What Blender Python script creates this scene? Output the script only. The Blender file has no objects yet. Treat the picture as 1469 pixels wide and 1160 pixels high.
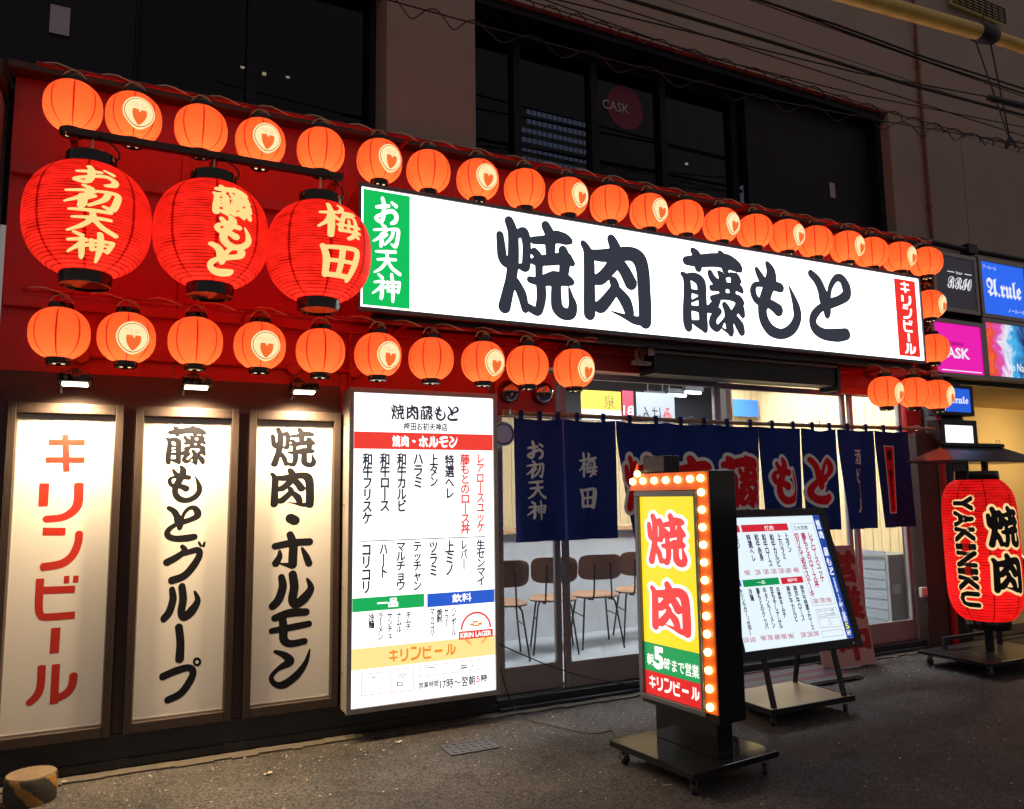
import bpy, bmesh, math, random
import numpy as np
from mathutils import Vector, Matrix

random.seed(7)
SC = bpy.context.scene
COL = SC.collection
PI = math.pi

# ------------------------------------------------------------------ camera
# world: X runs along the shop front, Y goes into the building, Z is up; the lens is 1.5 m above the street
W_PX, H_PX, F_PX, CAM_H = 1469.0, 1160.0, 1110.0, 1.5
YAW, TILT, ROLL = math.radians(26.295), math.radians(6.716), math.radians(-0.786)
_f = np.array([math.sin(YAW) * math.cos(TILT), math.cos(YAW) * math.cos(TILT), math.sin(TILT)])
_r = np.array([math.cos(YAW), -math.sin(YAW), 0.0])
_u = np.cross(_r, _f)
R_AX = math.cos(ROLL) * _r + math.sin(ROLL) * _u
U_AX = -math.sin(ROLL) * _r + math.cos(ROLL) * _u
F_AX = _f
EYE = np.array([0.0, 0.0, CAM_H])
cam_data = bpy.data.cameras.new('camera')
cam_data.sensor_fit = 'HORIZONTAL'
cam_data.sensor_width = 36.0
cam_data.lens = F_PX / W_PX * 36.0
cam_data.clip_start = 0.05
cam_data.clip_end = 400.0
cam = bpy.data.objects.new('camera', cam_data)
COL.objects.link(cam)
cam.matrix_world = Matrix(((R_AX[0], U_AX[0], -F_AX[0], 0.0), (R_AX[1], U_AX[1], -F_AX[1], 0.0),
                           (R_AX[2], U_AX[2], -F_AX[2], CAM_H), (0, 0, 0, 1)))
SC.camera = cam

# ------------------------------------------------------------------ night sky
world = bpy.data.worlds.new('World')
SC.world = world
world.use_nodes = True
wn, wl = world.node_tree.nodes, world.node_tree.links
wn.clear()
w_out = wn.new('ShaderNodeOutputWorld')
w_sky = wn.new('ShaderNodeTexSky')
w_sky.sky_type = 'NISHITA'
w_sky.sun_disc = False
w_sky.sun_elevation = math.radians(-3.0)
w_sky.sun_rotation = math.radians(200)
w_bg = wn.new('ShaderNodeBackground')
w_bg.inputs['Strength'].default_value = 0.10
wl.new(w_sky.outputs[0], w_bg.inputs['Color'])
w_city = wn.new('ShaderNodeBackground')          # the even glow of a city sky at night
w_city.inputs['Color'].default_value = (1.0, 0.86, 0.83, 1)
w_city.inputs['Strength'].default_value = 0.195
w_add = wn.new('ShaderNodeAddShader')
wl.new(w_bg.outputs[0], w_add.inputs[0])
wl.new(w_city.outputs[0], w_add.inputs[1])
wl.new(w_add.outputs[0], w_out.inputs['Surface'])

sun_data = bpy.data.lights.new('moon', 'SUN')
sun_data.energy = 0.02
sun_data.angle = math.radians(0.5)
sun_data.color = (1.0, 0.93, 0.86)
sun = bpy.data.objects.new('moon', sun_data)
COL.objects.link(sun)
sun.location = (0, -5, 12)
sun.rotation_euler = (math.radians(50), 0, math.radians(-20))

SC.view_settings.view_transform = 'Standard'
SC.view_settings.look = 'None'
SC.view_settings.exposure = 0.0
SC.view_settings.gamma = 1.0
SC.view_settings.use_curve_mapping = False
SC.render.engine = 'CYCLES'
SC.cycles.use_denoising = True
SC.cycles.max_bounces = 7
SC.cycles.diffuse_bounces = 3
SC.cycles.glossy_bounces = 3
SC.cycles.transparent_max_bounces = 12
SC.cycles.transmission_bounces = 4
SC.cycles.sample_clamp_indirect = 4.0
SC.cycles.caustics_reflective = False
SC.cycles.caustics_refractive = False


# ------------------------------------------------------------------ pixel -> place
def ray(x, y):
    return R_AX * ((x - W_PX / 2) / F_PX) - U_AX * ((y - H_PX / 2) / F_PX) + F_AX


def at_y(x, y, Y):
    d = ray(x, y)
    return EYE + d * (Y / d[1])


def at_z(x, y, z):
    d = ray(x, y)
    return EYE + d * ((z - CAM_H) / d[2])


class Plane:
    """a flat face in the street: origin O, unit axes U (along) and V (up); N points out of the face"""
    def __init__(s, O, U, V):
        s.O = np.array(O, float)
        s.U = np.array(U, float) / np.linalg.norm(U)
        s.V = np.array(V, float) / np.linalg.norm(V)
        s.N = np.cross(s.U, s.V)

    def uv(s, x, y):
        d = ray(x, y)
        t = np.dot(s.O - EYE, s.N) / np.dot(d, s.N)
        q = EYE + d * t - s.O
        return float(np.dot(q, s.U)), float(np.dot(q, s.V))

    def p(s, u, v, n=0.0):
        return s.O + s.U * u + s.V * v + s.N * n


def wall_plane(Y):
    return Plane((0, Y, 0), (1, 0, 0), (0, 0, 1))        # N = -Y, towards the street


class Crop:
    """reads places off an enlarged piece of the photograph lying on a plane"""
    def __init__(s, plane, ox, oy, k):
        s.pl, s.ox, s.oy, s.k = plane, ox, oy, k

    def uv(s, x, y):
        return s.pl.uv(s.ox + x / s.k, s.oy + y / s.k)

    def box(s, x0, y0, x1, y1):
        a, b = s.uv(x0, y0), s.uv(x1, y1)
        c, d = s.uv(x1, y0), s.uv(x0, y1)
        u0, u1 = (a[0] + d[0]) / 2, (b[0] + c[0]) / 2
        v1, v0 = (a[1] + c[1]) / 2, (b[1] + d[1]) / 2
        return u0, v0, u1, v1

    def diag(s, x0, y0, x1, y1):
        a, b = s.uv(x0, y0), s.uv(x1, y1)
        return a[0], b[1], b[0], a[1]


# ------------------------------------------------------------------ things, parts, materials
def tag(o, label=None, cat=None, group=None, kind=None):
    if label: o['label'] = label
    if cat: o['category'] = cat
    if group: o['group'] = group
    if kind: o['kind'] = kind
    return o


def thing(name, label, cat, loc=(0, 0, 0), group=None):
    o = bpy.data.objects.new(name, None)
    o.empty_display_size = 0.1
    COL.objects.link(o)
    o.location = loc
    return tag(o, label, cat, group)


def copy_tree(o, parent=None):
    c = o.copy()
    COL.objects.link(c)
    c.parent = parent
    for ch in list(o.children):
        copy_tree(ch, c)
    return c


def new_mat(name):
    m = bpy.data.materials.new(name)
    m.use_nodes = True
    m.node_tree.nodes.clear()
    return m, m.node_tree.nodes, m.node_tree.links


def pm(name, col, rough=0.5, metal=0.0, var=0.12, scale=9.0, bump=0.0, bscale=60.0, spec=0.5, emit=None, es=0.0,
       stretch=None, rvar=0.1):
    """procedural painted/natural surface: colour drifts with noise, fine relief from a second noise"""
    m, n, l = new_mat(name)
    out = n.new('ShaderNodeOutputMaterial')
    b = n.new('ShaderNodeBsdfPrincipled')
    l.new(b.outputs[0], out.inputs[0])
    tc = n.new('ShaderNodeTexCoord')
    src = tc.outputs['Object']
    if stretch:
        mp = n.new('ShaderNodeMapping')
        mp.inputs['Scale'].default_value = stretch
        l.new(src, mp.inputs[0])
        src = mp.outputs[0]
    nz = n.new('ShaderNodeTexNoise')
    nz.inputs['Scale'].default_value = scale
    nz.inputs['Detail'].default_value = 5
    l.new(src, nz.inputs['Vector'])
    mx = n.new('ShaderNodeMix')
    mx.data_type = 'RGBA'
    mx.inputs[6].default_value = (*[c * (1 - var) for c in col], 1)
    mx.inputs[7].default_value = (*[min(1, c * (1 + var)) for c in col], 1)
    l.new(nz.outputs[0], mx.inputs[0])
    l.new(mx.outputs[2], b.inputs['Base Color'])
    mr = n.new('ShaderNodeMapRange')
    mr.inputs[3].default_value = max(0.03, rough - rvar)
    mr.inputs[4].default_value = min(1, rough + rvar)
    l.new(nz.outputs[0], mr.inputs[0])
    l.new(mr.outputs[0], b.inputs['Roughness'])
    b.inputs['Metallic'].default_value = metal
    b.inputs['Specular IOR Level'].default_value = spec
    if bump:
        n2 = n.new('ShaderNodeTexNoise')
        n2.inputs['Scale'].default_value = bscale
        n2.inputs['Detail'].default_value = 4
        l.new(src, n2.inputs['Vector'])
        bp = n.new('ShaderNodeBump')
        bp.inputs['Strength'].default_value = bump
        bp.inputs['Distance'].default_value = 0.01
        l.new(n2.outputs[0], bp.inputs['Height'])
        l.new(bp.outputs[0], b.inputs['Normal'])
    if emit:
        b.inputs['Emission Color'].default_value = (*emit, 1)
        b.inputs['Emission Strength'].default_value = es
    return m


def em(name, col, strength=1.0):
    """lit film, tube or screen: gives off light of one colour, with a faintly glossy front"""
    m, n, l = new_mat(name)
    out = n.new('ShaderNodeOutputMaterial')
    b = n.new('ShaderNodeBsdfPrincipled')
    b.inputs['Base Color'].default_value = (*[0.25 * min(1, c) for c in col], 1)
    b.inputs['Roughness'].default_value = 0.35
    b.inputs['Emission Color'].default_value = (*col, 1)
    b.inputs['Emission Strength'].default_value = strength
    l.new(b.outputs[0], out.inputs[0])
    return m


def glass(name, tint=(0.9, 0.95, 0.95), refl=0.06, rough=0.02):
    m, n, l = new_mat(name)
    out = n.new('ShaderNodeOutputMaterial')
    t = n.new('ShaderNodeBsdfTransparent')
    t.inputs[0].default_value = (*tint, 1)
    g = n.new('ShaderNodeBsdfGlossy')
    g.inputs['Roughness'].default_value = rough
    fr = n.new('ShaderNodeFresnel')
    geo = n.new('ShaderNodeNewGeometry')
    ior = n.new('ShaderNodeMapRange')          # a thin pane reflects alike from both sides
    ior.inputs[3].default_value = 1.5
    ior.inputs[4].default_value = 1 / 1.5
    l.new(geo.outputs['Backfacing'], ior.inputs[0])
    l.new(ior.outputs[0], fr.inputs[0])
    mth = n.new('ShaderNodeMath')
    mth.operation = 'MULTIPLY_ADD'
    mth.inputs[1].default_value = 1.0
    mth.inputs[2].default_value = refl - 0.04
    mth.use_clamp = True
    l.new(fr.outputs[0], mth.inputs[0])
    mx = n.new('ShaderNodeMixShader')
    l.new(mth.outputs[0], mx.inputs[0])
    l.new(t.outputs[0], mx.inputs[1])
    l.new(g.outputs[0], mx.inputs[2])
    l.new(mx.outputs[0], out.inputs[0])
    return m


class MB:
    """collects boxes, tubes and lathes; build() links them as one mesh object"""
    def __init__(s):
        s.v, s.f, s.m = [], [], []

    def add(s, verts, faces, mi=0):
        k = len(s.v)
        s.v.extend([tuple(float(c) for c in q) for q in verts])
        s.f.extend([tuple(i + k for i in q) for q in faces])
        s.m.extend([mi] * len(faces))
        return s

    def box(s, x0, x1, y0, y1, z0, z1, mi=0):
        v = [(x, y, z) for x in (x0, x1) for y in (y0, y1) for z in (z0, z1)]
        return s.add(v, [(0, 1, 3, 2), (4, 6, 7, 5), (0, 4, 5, 1), (2, 3, 7, 6), (0, 2, 6, 4), (1, 5, 7, 3)], mi)

    def obox(s, c, ax, ay, az, mi=0):
        c, ax, ay, az = [np.array(q, float) for q in (c, ax, ay, az)]
        v = [c + a * ax + b * ay + d * az for a in (-.5, .5) for b in (-.5, .5) for d in (-.5, .5)]
        return s.add(v, [(0, 1, 3, 2), (4, 6, 7, 5), (0, 4, 5, 1), (2, 3, 7, 6), (0, 2, 6, 4), (1, 5, 7, 3)], mi)

    def slab(s, pl, u0, v0, u1, v1, n0, n1, mi=0):
        """box on a plane, from n0 to n1 out of it"""
        c = pl.p((u0 + u1) / 2, (v0 + v1) / 2, (n0 + n1) / 2)
        return s.obox(c, pl.U * (u1 - u0), pl.V * (v1 - v0), pl.N * (n1 - n0), mi)

    def sheet(s, pl, u0, v0, u1, v1, n, mi=0):
        return s.add([pl.p(u0, v0, n), pl.p(u1, v0, n), pl.p(u1, v1, n), pl.p(u0, v1, n)], [(0, 1, 2, 3)], mi)

    def tube(s, pts, r, seg=8, mi=0, cap=True):
        pts = [np.array(q, float) for q in pts]
        rr = r if hasattr(r, '__len__') else [r] * len(pts)
        vs, fs = [], []
        up = np.array((0.0, 0, 1))
        for i, q in enumerate(pts):
            d = pts[min(i + 1, len(pts) - 1)] - pts[max(i - 1, 0)]
            d = d / (np.linalg.norm(d) + 1e-9)
            if i == 0:
                a = np.cross(d, up)
                if np.linalg.norm(a) < 0.1: a = np.cross(d, (1.0, 0, 0))
            else:
                a = a - d * np.dot(a, d)
            a = a / (np.linalg.norm(a) + 1e-9)
            b = np.cross(d, a)
            for k in range(seg):
                t = 2 * PI * k / seg
                vs.append(q + rr[i] * (math.cos(t) * a + math.sin(t) * b))
        for i in range(len(pts) - 1):
            for k in range(seg):
                k2 = (k + 1) % seg
                fs.append((i * seg + k, i * seg + k2, (i + 1) * seg + k2, (i + 1) * seg + k))
        if cap:
            fs.append(tuple(range(seg))[::-1])
            fs.append(tuple((len(pts) - 1) * seg + k for k in range(seg)))
        return s.add(vs, fs, mi)

    def lathe(s, c, prof, seg=24, mi=0, axis='z'):
        """prof: list of (radius, height) up the axis"""
        vs, fs = [], []
        for r, h in prof:
            for k in range(seg):
                t = 2 * PI * k / seg
                q = (r * math.cos(t), r * math.sin(t), h)
                if axis == 'y': q = (q[0], -q[2], q[1])
                if axis == 'x': q = (q[2], q[0], q[1])
                vs.append((c[0] + q[0], c[1] + q[1], c[2] + q[2]))
        for i in range(len(prof) - 1):
            for k in range(seg):
                k2 = (k + 1) % seg
                fs.append((i * seg + k, i * seg + k2, (i + 1) * seg + k2, (i + 1) * seg + k))
        if prof[0][0] > 1e-5: fs.append(tuple(range(seg))[::-1])
        if prof[-1][0] > 1e-5: fs.append(tuple((len(prof) - 1) * seg + k for k in range(seg)))
        return s.add(vs, fs, mi)

    def build(s, name, mats, parent=None, smooth=False, bevel=0.0, label=None):
        root = np.zeros(3)
        q = parent
        while q is not None:
            root += np.array(q.location)
            q = q.parent
        me = bpy.data.meshes.new(name)
        me.from_pydata([tuple(np.array(v) - root) for v in s.v], [], s.f)
        for mm in (mats if isinstance(mats, (list, tuple)) else [mats]):
            me.materials.append(mm)
        me.polygons.foreach_set('material_index', s.m)
        if smooth:
            me.polygons.foreach_set('use_smooth', [True] * len(s.f))
        me.update()
        bm = bmesh.new()
        bm.from_mesh(me)
        if not getattr(s, 'flat', False):
            bmesh.ops.remove_doubles(bm, verts=bm.verts, dist=1e-6)
            bmesh.ops.recalc_face_normals(bm, faces=bm.faces)
        bm.to_mesh(me)
        bm.free()
        o = bpy.data.objects.new(name, me)
        COL.objects.link(o)
        if parent is not None: o.parent = parent
        if smooth:
            try:
                me.set_sharp_from_angle(angle=math.radians(40))
            except Exception:
                pass
        if bevel:
            md = o.modifiers.new('bevel', 'BEVEL')
            md.width = bevel
            md.segments = 2
            md.limit_method = 'ANGLE'
            md.angle_limit = math.radians(50)
        if label: o['label'] = label
        return o


def one(name, mats, parent, fn, smooth=False, bevel=0.0, label=None):
    b = MB()
    fn(b)
    return b.build(name, mats, parent, smooth, bevel, label)

# ------------------------------------------------------------------ brush lettering
# each character: width, height, butt ends?, strokes of (x, y, half width) in thousandths of its height
G = {
 '焼': (0.935, 1.0, 0, [[[43,780,43],[55,669,51],[67,568,55],[108,516,54],[175,519,42]],[[149,935,53],[188,831,60],[194,687,63],[186,521,67],[161,354,63],[120,206,65],[85,76,71]],[[235,812,40],[315,841,59],[344,738,51],[342,623,48],[329,497,53],[264,494,29]],[[216,329,46],[281,213,56],[318,73,44]],[[576,945,55],[625,850,63],[624,723,62],[622,617,47]],[[426,778,40],[579,804,50],[698,848,70],[805,841,63],[867,827,33]],[[435,661,45],[477,620,48],[481,557,47]],[[424,563,37],[528,584,57],[669,612,63],[764,635,63]],[[487,558,47],[484,411,44]],[[778,711,57],[800,628,70],[785,510,62],[770,402,47]],[[836,644,56],[885,599,37]],[[375,373,35],[477,367,44],[664,413,82],[806,414,64],[872,401,37]],[[505,320,58],[509,227,58],[490,121,53],[454,58,47],[336,101,37]],[[686,340,59],[683,224,65],[695,121,70],[768,65,65],[857,79,63],[881,160,54],[861,243,34],[840,336,12]]]),
 '肉': (0.892, 1.0, 0, [[[38,849,38],[85,781,54],[103,660,69],[100,445,70],[96,231,74],[92,103,71]],[[87,744,50],[247,746,70],[437,778,79],[631,814,81],[747,768,97],[791,634,89],[801,413,86],[805,247,88],[800,82,82]],[[824,78,57],[655,85,48],[503,122,23],[347,159,3]],[[395,943,57],[442,834,79],[422,699,79],[342,591,69],[239,493,69],[140,471,48]],[[473,706,72],[559,606,77],[625,493,83]],[[404,479,55],[422,416,59],[358,322,65],[242,197,73],[186,187,53]],[[461,376,58],[553,277,76],[596,167,63]]]),
 '藤': (0.909, 1.0, 0, [[[92,815,52],[282,837,76],[496,873,83],[687,875,94],[814,839,73],[870,805,34]],[[190,943,38],[242,892,61],[256,753,50]],[[580,963,37],[649,882,66],[645,780,49]],[[24,661,24],[82,614,50],[93,467,56],[77,269,61],[75,123,63],[84,63,55]],[[89,639,29],[198,637,58],[281,587,71],[296,439,60],[295,241,62],[300,103,60],[316,51,38]],[[320,46,29],[230,88,32],[147,119,16]],[[123,478,23],[263,465,32]],[[147,360,15],[266,416,23]],[[113,283,29],[277,277,41]],[[124,132,16],[245,128,29]],[[422,711,41],[452,656,48],[518,603,56]],[[545,738,23],[587,692,50],[607,603,63]],[[606,694,28],[704,726,29],[799,706,54],[848,662,31]],[[753,690,37],[774,621,60]],[[437,544,39],[566,556,42],[619,589,40],[734,591,43],[837,582,49],[876,551,31]],[[436,424,35],[560,455,40],[688,466,44],[816,450,56],[878,413,31]],[[592,561,51],[586,469,46]],[[733,576,50],[741,496,47]],[[508,411,51],[442,320,63],[370,290,43]],[[820,422,59],[849,324,59],[875,263,32]],[[612,361,41],[652,295,55],[664,175,62],[677,76,57],[685,29,29]],[[675,38,23],[567,87,14]],[[525,283,43],[446,205,49],[431,125,59],[491,82,41],[568,157,24],[623,222,20]],[[803,360,46],[727,261,48],[686,217,45]],[[762,209,52],[819,138,66],[844,72,50]]]),
 'も': (0.844, 1.0, 0, [[[313,962,38],[366,872,76],[358,757,94],[288,603,87],[227,462,87],[190,346,73],[220,204,80],[326,96,81],[500,69,69],[670,148,74],[772,287,71],[775,425,69],[725,574,41],[654,727,6]],[[132,867,36],[184,783,56],[266,702,66],[411,684,69],[511,672,65]],[[220,680,34],[97,666,37],[52,583,52],[92,481,52],[189,435,54]],[[220,461,57],[349,429,69],[452,377,86]]]),
 'と': (0.875, 1.0, 0, [[[92,937,60],[212,849,78],[286,719,85],[327,597,106],[366,449,81],[363,373,56]],[[416,631,41],[464,788,45],[581,923,53],[704,930,70],[783,823,92],[782,707,87],[641,616,71],[443,545,75],[266,477,59],[121,363,68],[72,253,72],[124,152,81],[285,93,85],[543,99,99],[721,129,88]]]),
 'ホ': (1.067, 1.0, 0, [[[91,614,91],[517,684,98],[969,699,98]],[[465,905,95],[550,644,115],[546,322,116],[544,123,115]],[[529,82,82],[242,154,25]],[[203,482,38],[206,338,77],[116,173,97]],[[783,531,38],[894,306,89],[962,131,95]]]),
 '・': (1.0, 0.882, 0, [[[366,516,366],[633,367,367]]]),
 'ル': (1.193, 1.0, 0, [[[313,833,91],[351,584,112],[253,263,115],[102,105,102]],[[607,889,111],[653,565,119],[613,238,118],[708,113,113],[924,250,132],[1097,504,95],[996,750,36]]]),
 'モ': (1.125, 1.0, 0, [[[150,788,93],[517,888,112],[958,886,99]],[[78,465,78],[557,514,92],[1039,570,86]],[[342,789,96],[380,497,115],[392,223,111],[565,95,95],[932,126,86]]]),
 'ン': (1.041, 1.0, 0, [[[135,958,42],[373,846,84],[510,668,120],[223,509,60],[58,315,58],[168,131,71],[388,106,106],[702,306,102],[923,600,68],[1021,925,20]]]),
 'グ': (0.957, 1.0, 0, [[[425,882,57],[482,784,68],[298,639,82],[89,528,89]],[[456,716,62],[761,791,77],[823,673,78],[700,428,89],[491,191,90],[217,93,93]],[[802,971,29],[849,892,32]],[[931,966,26],[911,882,34]]]),
 'ー': (0.252, 1.0, 0, [[[97,903,97],[147,523,98],[142,110,110]]]),
 'プ': (0.974, 1.0, 0, [[[89,635,89],[384,733,89],[666,777,82],[785,670,82],[713,454,93],[508,198,90],[223,85,85]],[[944,887,30],[935,850,31],[910,825,32],[874,818,30],[837,832,28],[810,863,28],[799,902,29],[807,938,31],[833,963,32],[869,970,30],[905,956,28],[933,925,28],[944,887,28]]]),
 'お': (1.128, 1.0, 0, [[[83,581,48],[382,634,77],[684,687,58]],[[377,924,76],[449,683,87],[408,248,92],[306,64,63],[59,172,59],[377,354,64],[806,509,73],[1035,377,93],[997,158,89],[797,50,50]],[[813,834,46],[1031,717,72]]]),
 '初': (1.209, 1.0, 0, [[[400,956,44],[552,843,68]],[[51,682,36],[473,752,59],[617,730,51]],[[565,702,63],[313,420,62],[28,230,28]],[[391,511,87],[391,239,87],[362,71,71]],[[613,557,58],[467,429,53]],[[680,776,41],[992,823,60],[1136,765,73],[1098,421,78],[1009,125,78],[833,184,37]],[[913,763,67],[829,467,65],[528,139,39]]]),
 '天': (1.325, 1.0, 0, [[[89,873,36],[594,906,64],[1036,941,59]],[[165,565,36],[640,606,64],[1056,630,50]],[[619,883,62],[619,588,71],[375,251,63],[28,43,28]],[[664,542,60],[892,267,73],[1253,71,71]]]),
 '神': (1.179, 1.0, 0, [[[259,910,38],[416,811,54]],[[100,638,32],[427,691,52],[509,666,45]],[[472,658,52],[286,443,47],[21,262,21]],[[401,520,73],[400,241,73],[371,123,59]],[[560,517,46],[445,459,33]],[[632,683,50],[663,387,55]],[[632,667,36],[1069,707,44],[1124,666,55],[1072,386,60]],[[661,547,28],[1066,563,28]],[[658,395,36],[1063,406,36]],[[798,945,55],[851,631,73],[858,310,73],[853,50,50]]]),
 '梅': (0.906, 1.0, 0, [[[40,652,23],[292,687,40],[362,710,30]],[[230,957,43],[261,676,54],[249,280,58],[235,50,50]],[[232,610,42],[168,412,37],[18,257,18]],[[335,571,34],[395,505,30]],[[494,961,34],[550,878,42],[409,704,29]],[[526,738,30],[841,781,40]],[[524,645,38],[463,430,39],[425,215,39]],[[523,622,30],[778,654,38],[776,348,47],[732,165,45],[603,33,33]],[[379,357,23],[876,408,30]],[[425,215,30],[872,255,30]],[[629,530,27],[627,454,27]],[[599,314,23],[598,255,23]],[[752,182,36],[828,126,33]]]),
 '田': (0.975, 1.0, 0, [[[53,899,53],[141,576,73],[138,123,73]],[[86,865,45],[501,915,54],[845,941,59],[901,836,74],[882,524,79],[819,69,69]],[[197,505,45],[833,537,46]],[[138,123,53],[820,127,54]],[[510,902,64],[488,137,63]]]),
 'kki': (0.916, 1.0, 1, [[[99,741,68],[834,750,69]],[[67,339,67],[847,344,69]],[[429,932,68],[492,70,70]]]),
 'kri': (0.716, 1.0, 1, [[[79,921,79],[80,378,78]],[[635,919,81],[637,471,79],[569,266,82],[396,115,82],[124,82,82]]]),
 'kn': (0.999, 1.0, 1, [[[89,911,89],[598,894,90]],[[907,846,93],[894,614,92],[779,329,94],[534,150,94],[99,92,92]]]),
 'kbi': (0.86, 1.0, 1, [[[80,917,80],[84,322,76],[129,131,70],[241,79,78],[779,80,80]],[[149,659,79],[754,644,80]],[[580,947,53],[582,785,53]],[[759,943,53],[758,789,53]]]),
 'k-': (0.195, 1.0, 1, [[[101,905,95],[95,95,95]]]),
 'kru': (0.914, 1.0, 1, [[[261,925,74],[259,492,73],[200,291,78],[69,146,69]],[[512,925,75],[511,75,75]],[[497,160,77],[717,267,80],[817,428,78],[837,670,77]]]),
}


def _spline(st, butt):
    p = np.array(st, float) / 1000.0
    if len(p) < 3:
        return p
    out = []
    for i in range(len(p) - 1):
        p0, p1, p2, p3 = p[max(i - 1, 0)], p[i], p[i + 1], p[min(i + 2, len(p) - 1)]
        for t in (0, .2, .4, .6, .8):
            q = 0.5 * ((2 * p1) + (-p0 + p2) * t + (2 * p0 - 5 * p1 + 4 * p2 - p3) * t * t + (-p0 + 3 * p1 - 3 * p2 + p3) * t ** 3)
            q[2] = p1[2] + (p2[2] - p1[2]) * t
            out.append(q)
    out.append(p[-1])
    return np.array(out)


_gc = {}


def glyph(ch, grow=0.0, n=56, run=64):
    """polygons of one brush character, height 1, grown outwards by grow"""
    key = (ch, round(grow, 4), n, run)
    if key in _gc: return _gc[key]
    w, h, butt, strokes = G[ch]
    pad = grow + 0.012
    st = 1.0 / n
    xs = np.arange(-pad, w + pad + st, st)
    ys = np.arange(-pad, h + pad + st, st)
    X, Y = np.meshgrid(xs, ys)
    D = np.full(X.shape, 9.0)
    for s_ in strokes:
        p = _spline(s_, butt)
        for i in range(len(p) - 1):
            a, b = p[i], p[i + 1]
            d = b[:2] - a[:2]
            L = math.hypot(*d) + 1e-9
            t = ((X - a[0]) * d[0] + (Y - a[1]) * d[1]) / (L * L)
            tc = np.clip(t, 0, 1)
            r = a[2] + (b[2] - a[2]) * tc
            dd = np.hypot(X - a[0] - d[0] * tc, Y - a[1] - d[1] * tc) - r
            if butt:
                if i == 0: dd = np.maximum(dd, -t * L)
                if i == len(p) - 2: dd = np.maximum(dd, (t - 1) * L)
            D = np.minimum(D, dd)
    D = D - grow
    vs, fs = [], []

    def poly(pts):
        k = len(vs)
        vs.extend(pts)
        fs.append(tuple(range(k, k + len(pts))))

    ny, nx = D.shape
    for j in range(ny - 1):
        i = 0
        while i < nx - 1:
            c = (D[j, i], D[j, i + 1], D[j + 1, i + 1], D[j + 1, i])
            ins = sum(q < 0 for q in c)
            if ins == 0:
                i += 1
                continue
            if ins == 4:
                k = i + 1
                while k < nx - 1 and k - i < run and D[j, k + 1] < 0 and D[j + 1, k + 1] < 0:
                    k += 1
                poly([(xs[i], ys[j]), (xs[k], ys[j]), (xs[k], ys[j + 1]), (xs[i], ys[j + 1])])
                i = k
                continue
            cs = [(xs[i], ys[j]), (xs[i + 1], ys[j]), (xs[i + 1], ys[j + 1]), (xs[i], ys[j + 1])]
            pts = []
            for q in range(4):
                q2 = (q + 1) % 4
                if c[q] < 0: pts.append(cs[q])
                if (c[q] < 0) != (c[q2] < 0):
                    t = c[q] / (c[q] - c[q2])
                    pts.append((cs[q][0] + (cs[q2][0] - cs[q][0]) * t, cs[q][1] + (cs[q2][1] - cs[q][1]) * t))
            if len(pts) >= 3: poly(pts)
            i += 1
    _gc[key] = (vs, fs, w, h)
    return _gc[key]


def flat():
    b = MB()
    b.flat = True
    return b


def put_glyph(b, ch, pl, box, n, mi=0, grow=0.0, res=56, run=64, rot=False, wrap=None):
    """one brush character filling box (u0, v0, u1, v1) of a plane; rot lays a vertical bar down"""
    vs, fs, w, h = glyph(ch, grow, res, run)
    u0, v0, u1, v1 = box
    q = []
    for x, y in vs:
        fx, fy = x / w, y / h
        if rot: fx, fy = fy, 1 - fx
        u, v = u0 + (u1 - u0) * fx, v0 + (v1 - v0) * fy
        q.append(wrap(u, v, n) if wrap else pl.p(u, v, n))
    b.add(q, fs, mi)


_tc = {}


def text_poly(s, bold=0.0, vertical=False):
    key = (s, bold, vertical)
    if key in _tc: return _tc[key]
    cu = bpy.data.curves.new('t', 'FONT')
    cu.body = '\n'.join(s.replace('ー', '丨').replace('〜', '丨')) if vertical else s
    cu.align_x = 'CENTER'
    cu.space_line = 0.86
    cu.offset = bold
    cu.resolution_u = 2
    o = bpy.data.objects.new('t', cu)
    COL.objects.link(o)
    dg = bpy.context.evaluated_depsgraph_get()
    dg.update()
    me = bpy.data.meshes.new_from_object(o.evaluated_get(dg))
    v = np.array([q.co[:2] for q in me.vertices]) if len(me.vertices) else np.zeros((1, 2))
    f = [tuple(q.vertices) for q in me.polygons]
    COL.objects.unlink(o)
    bpy.data.objects.remove(o)
    bpy.data.meshes.remove(me)
    lo, hi = v.min(0), v.max(0)
    v = (v - lo) / np.maximum(hi - lo, 1e-6)
    _tc[key] = (v, f, float((hi - lo)[0] / max((hi - lo)[1], 1e-6)))
    return _tc[key]


def put_text(b, s, pl, box, n, mi=0, bold=0.0, vertical=False, wrap=None, turn=False, fat=0.0):
    """type set to fill a box; fat thickens the strokes by laying shifted copies a hair apart"""
    v, f, _ = text_poly(s, bold, vertical)
    u0, v0, u1, v1 = box
    cell = (v1 - v0) / len(s) if vertical else min(abs(u1 - u0) / len(s), v1 - v0)
    d = fat * cell
    offs = [(0, 0)] + ([(d, 0), (-d, 0), (0, d), (0, -d)] if fat else [])
    q, ff = [], []
    for k, (du, dv) in enumerate(offs):
        base = len(q)
        for x, y in v:
            u, w = u0 + (u1 - u0) * x + du, v0 + (v1 - v0) * y + dv
            nn = n + k * .00012
            q.append(wrap(u, w, nn) if wrap else pl.p(u, w, nn))
        ff += [tuple(i + base for i in t) for t in f]
    b.add(q, ff, mi)


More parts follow.
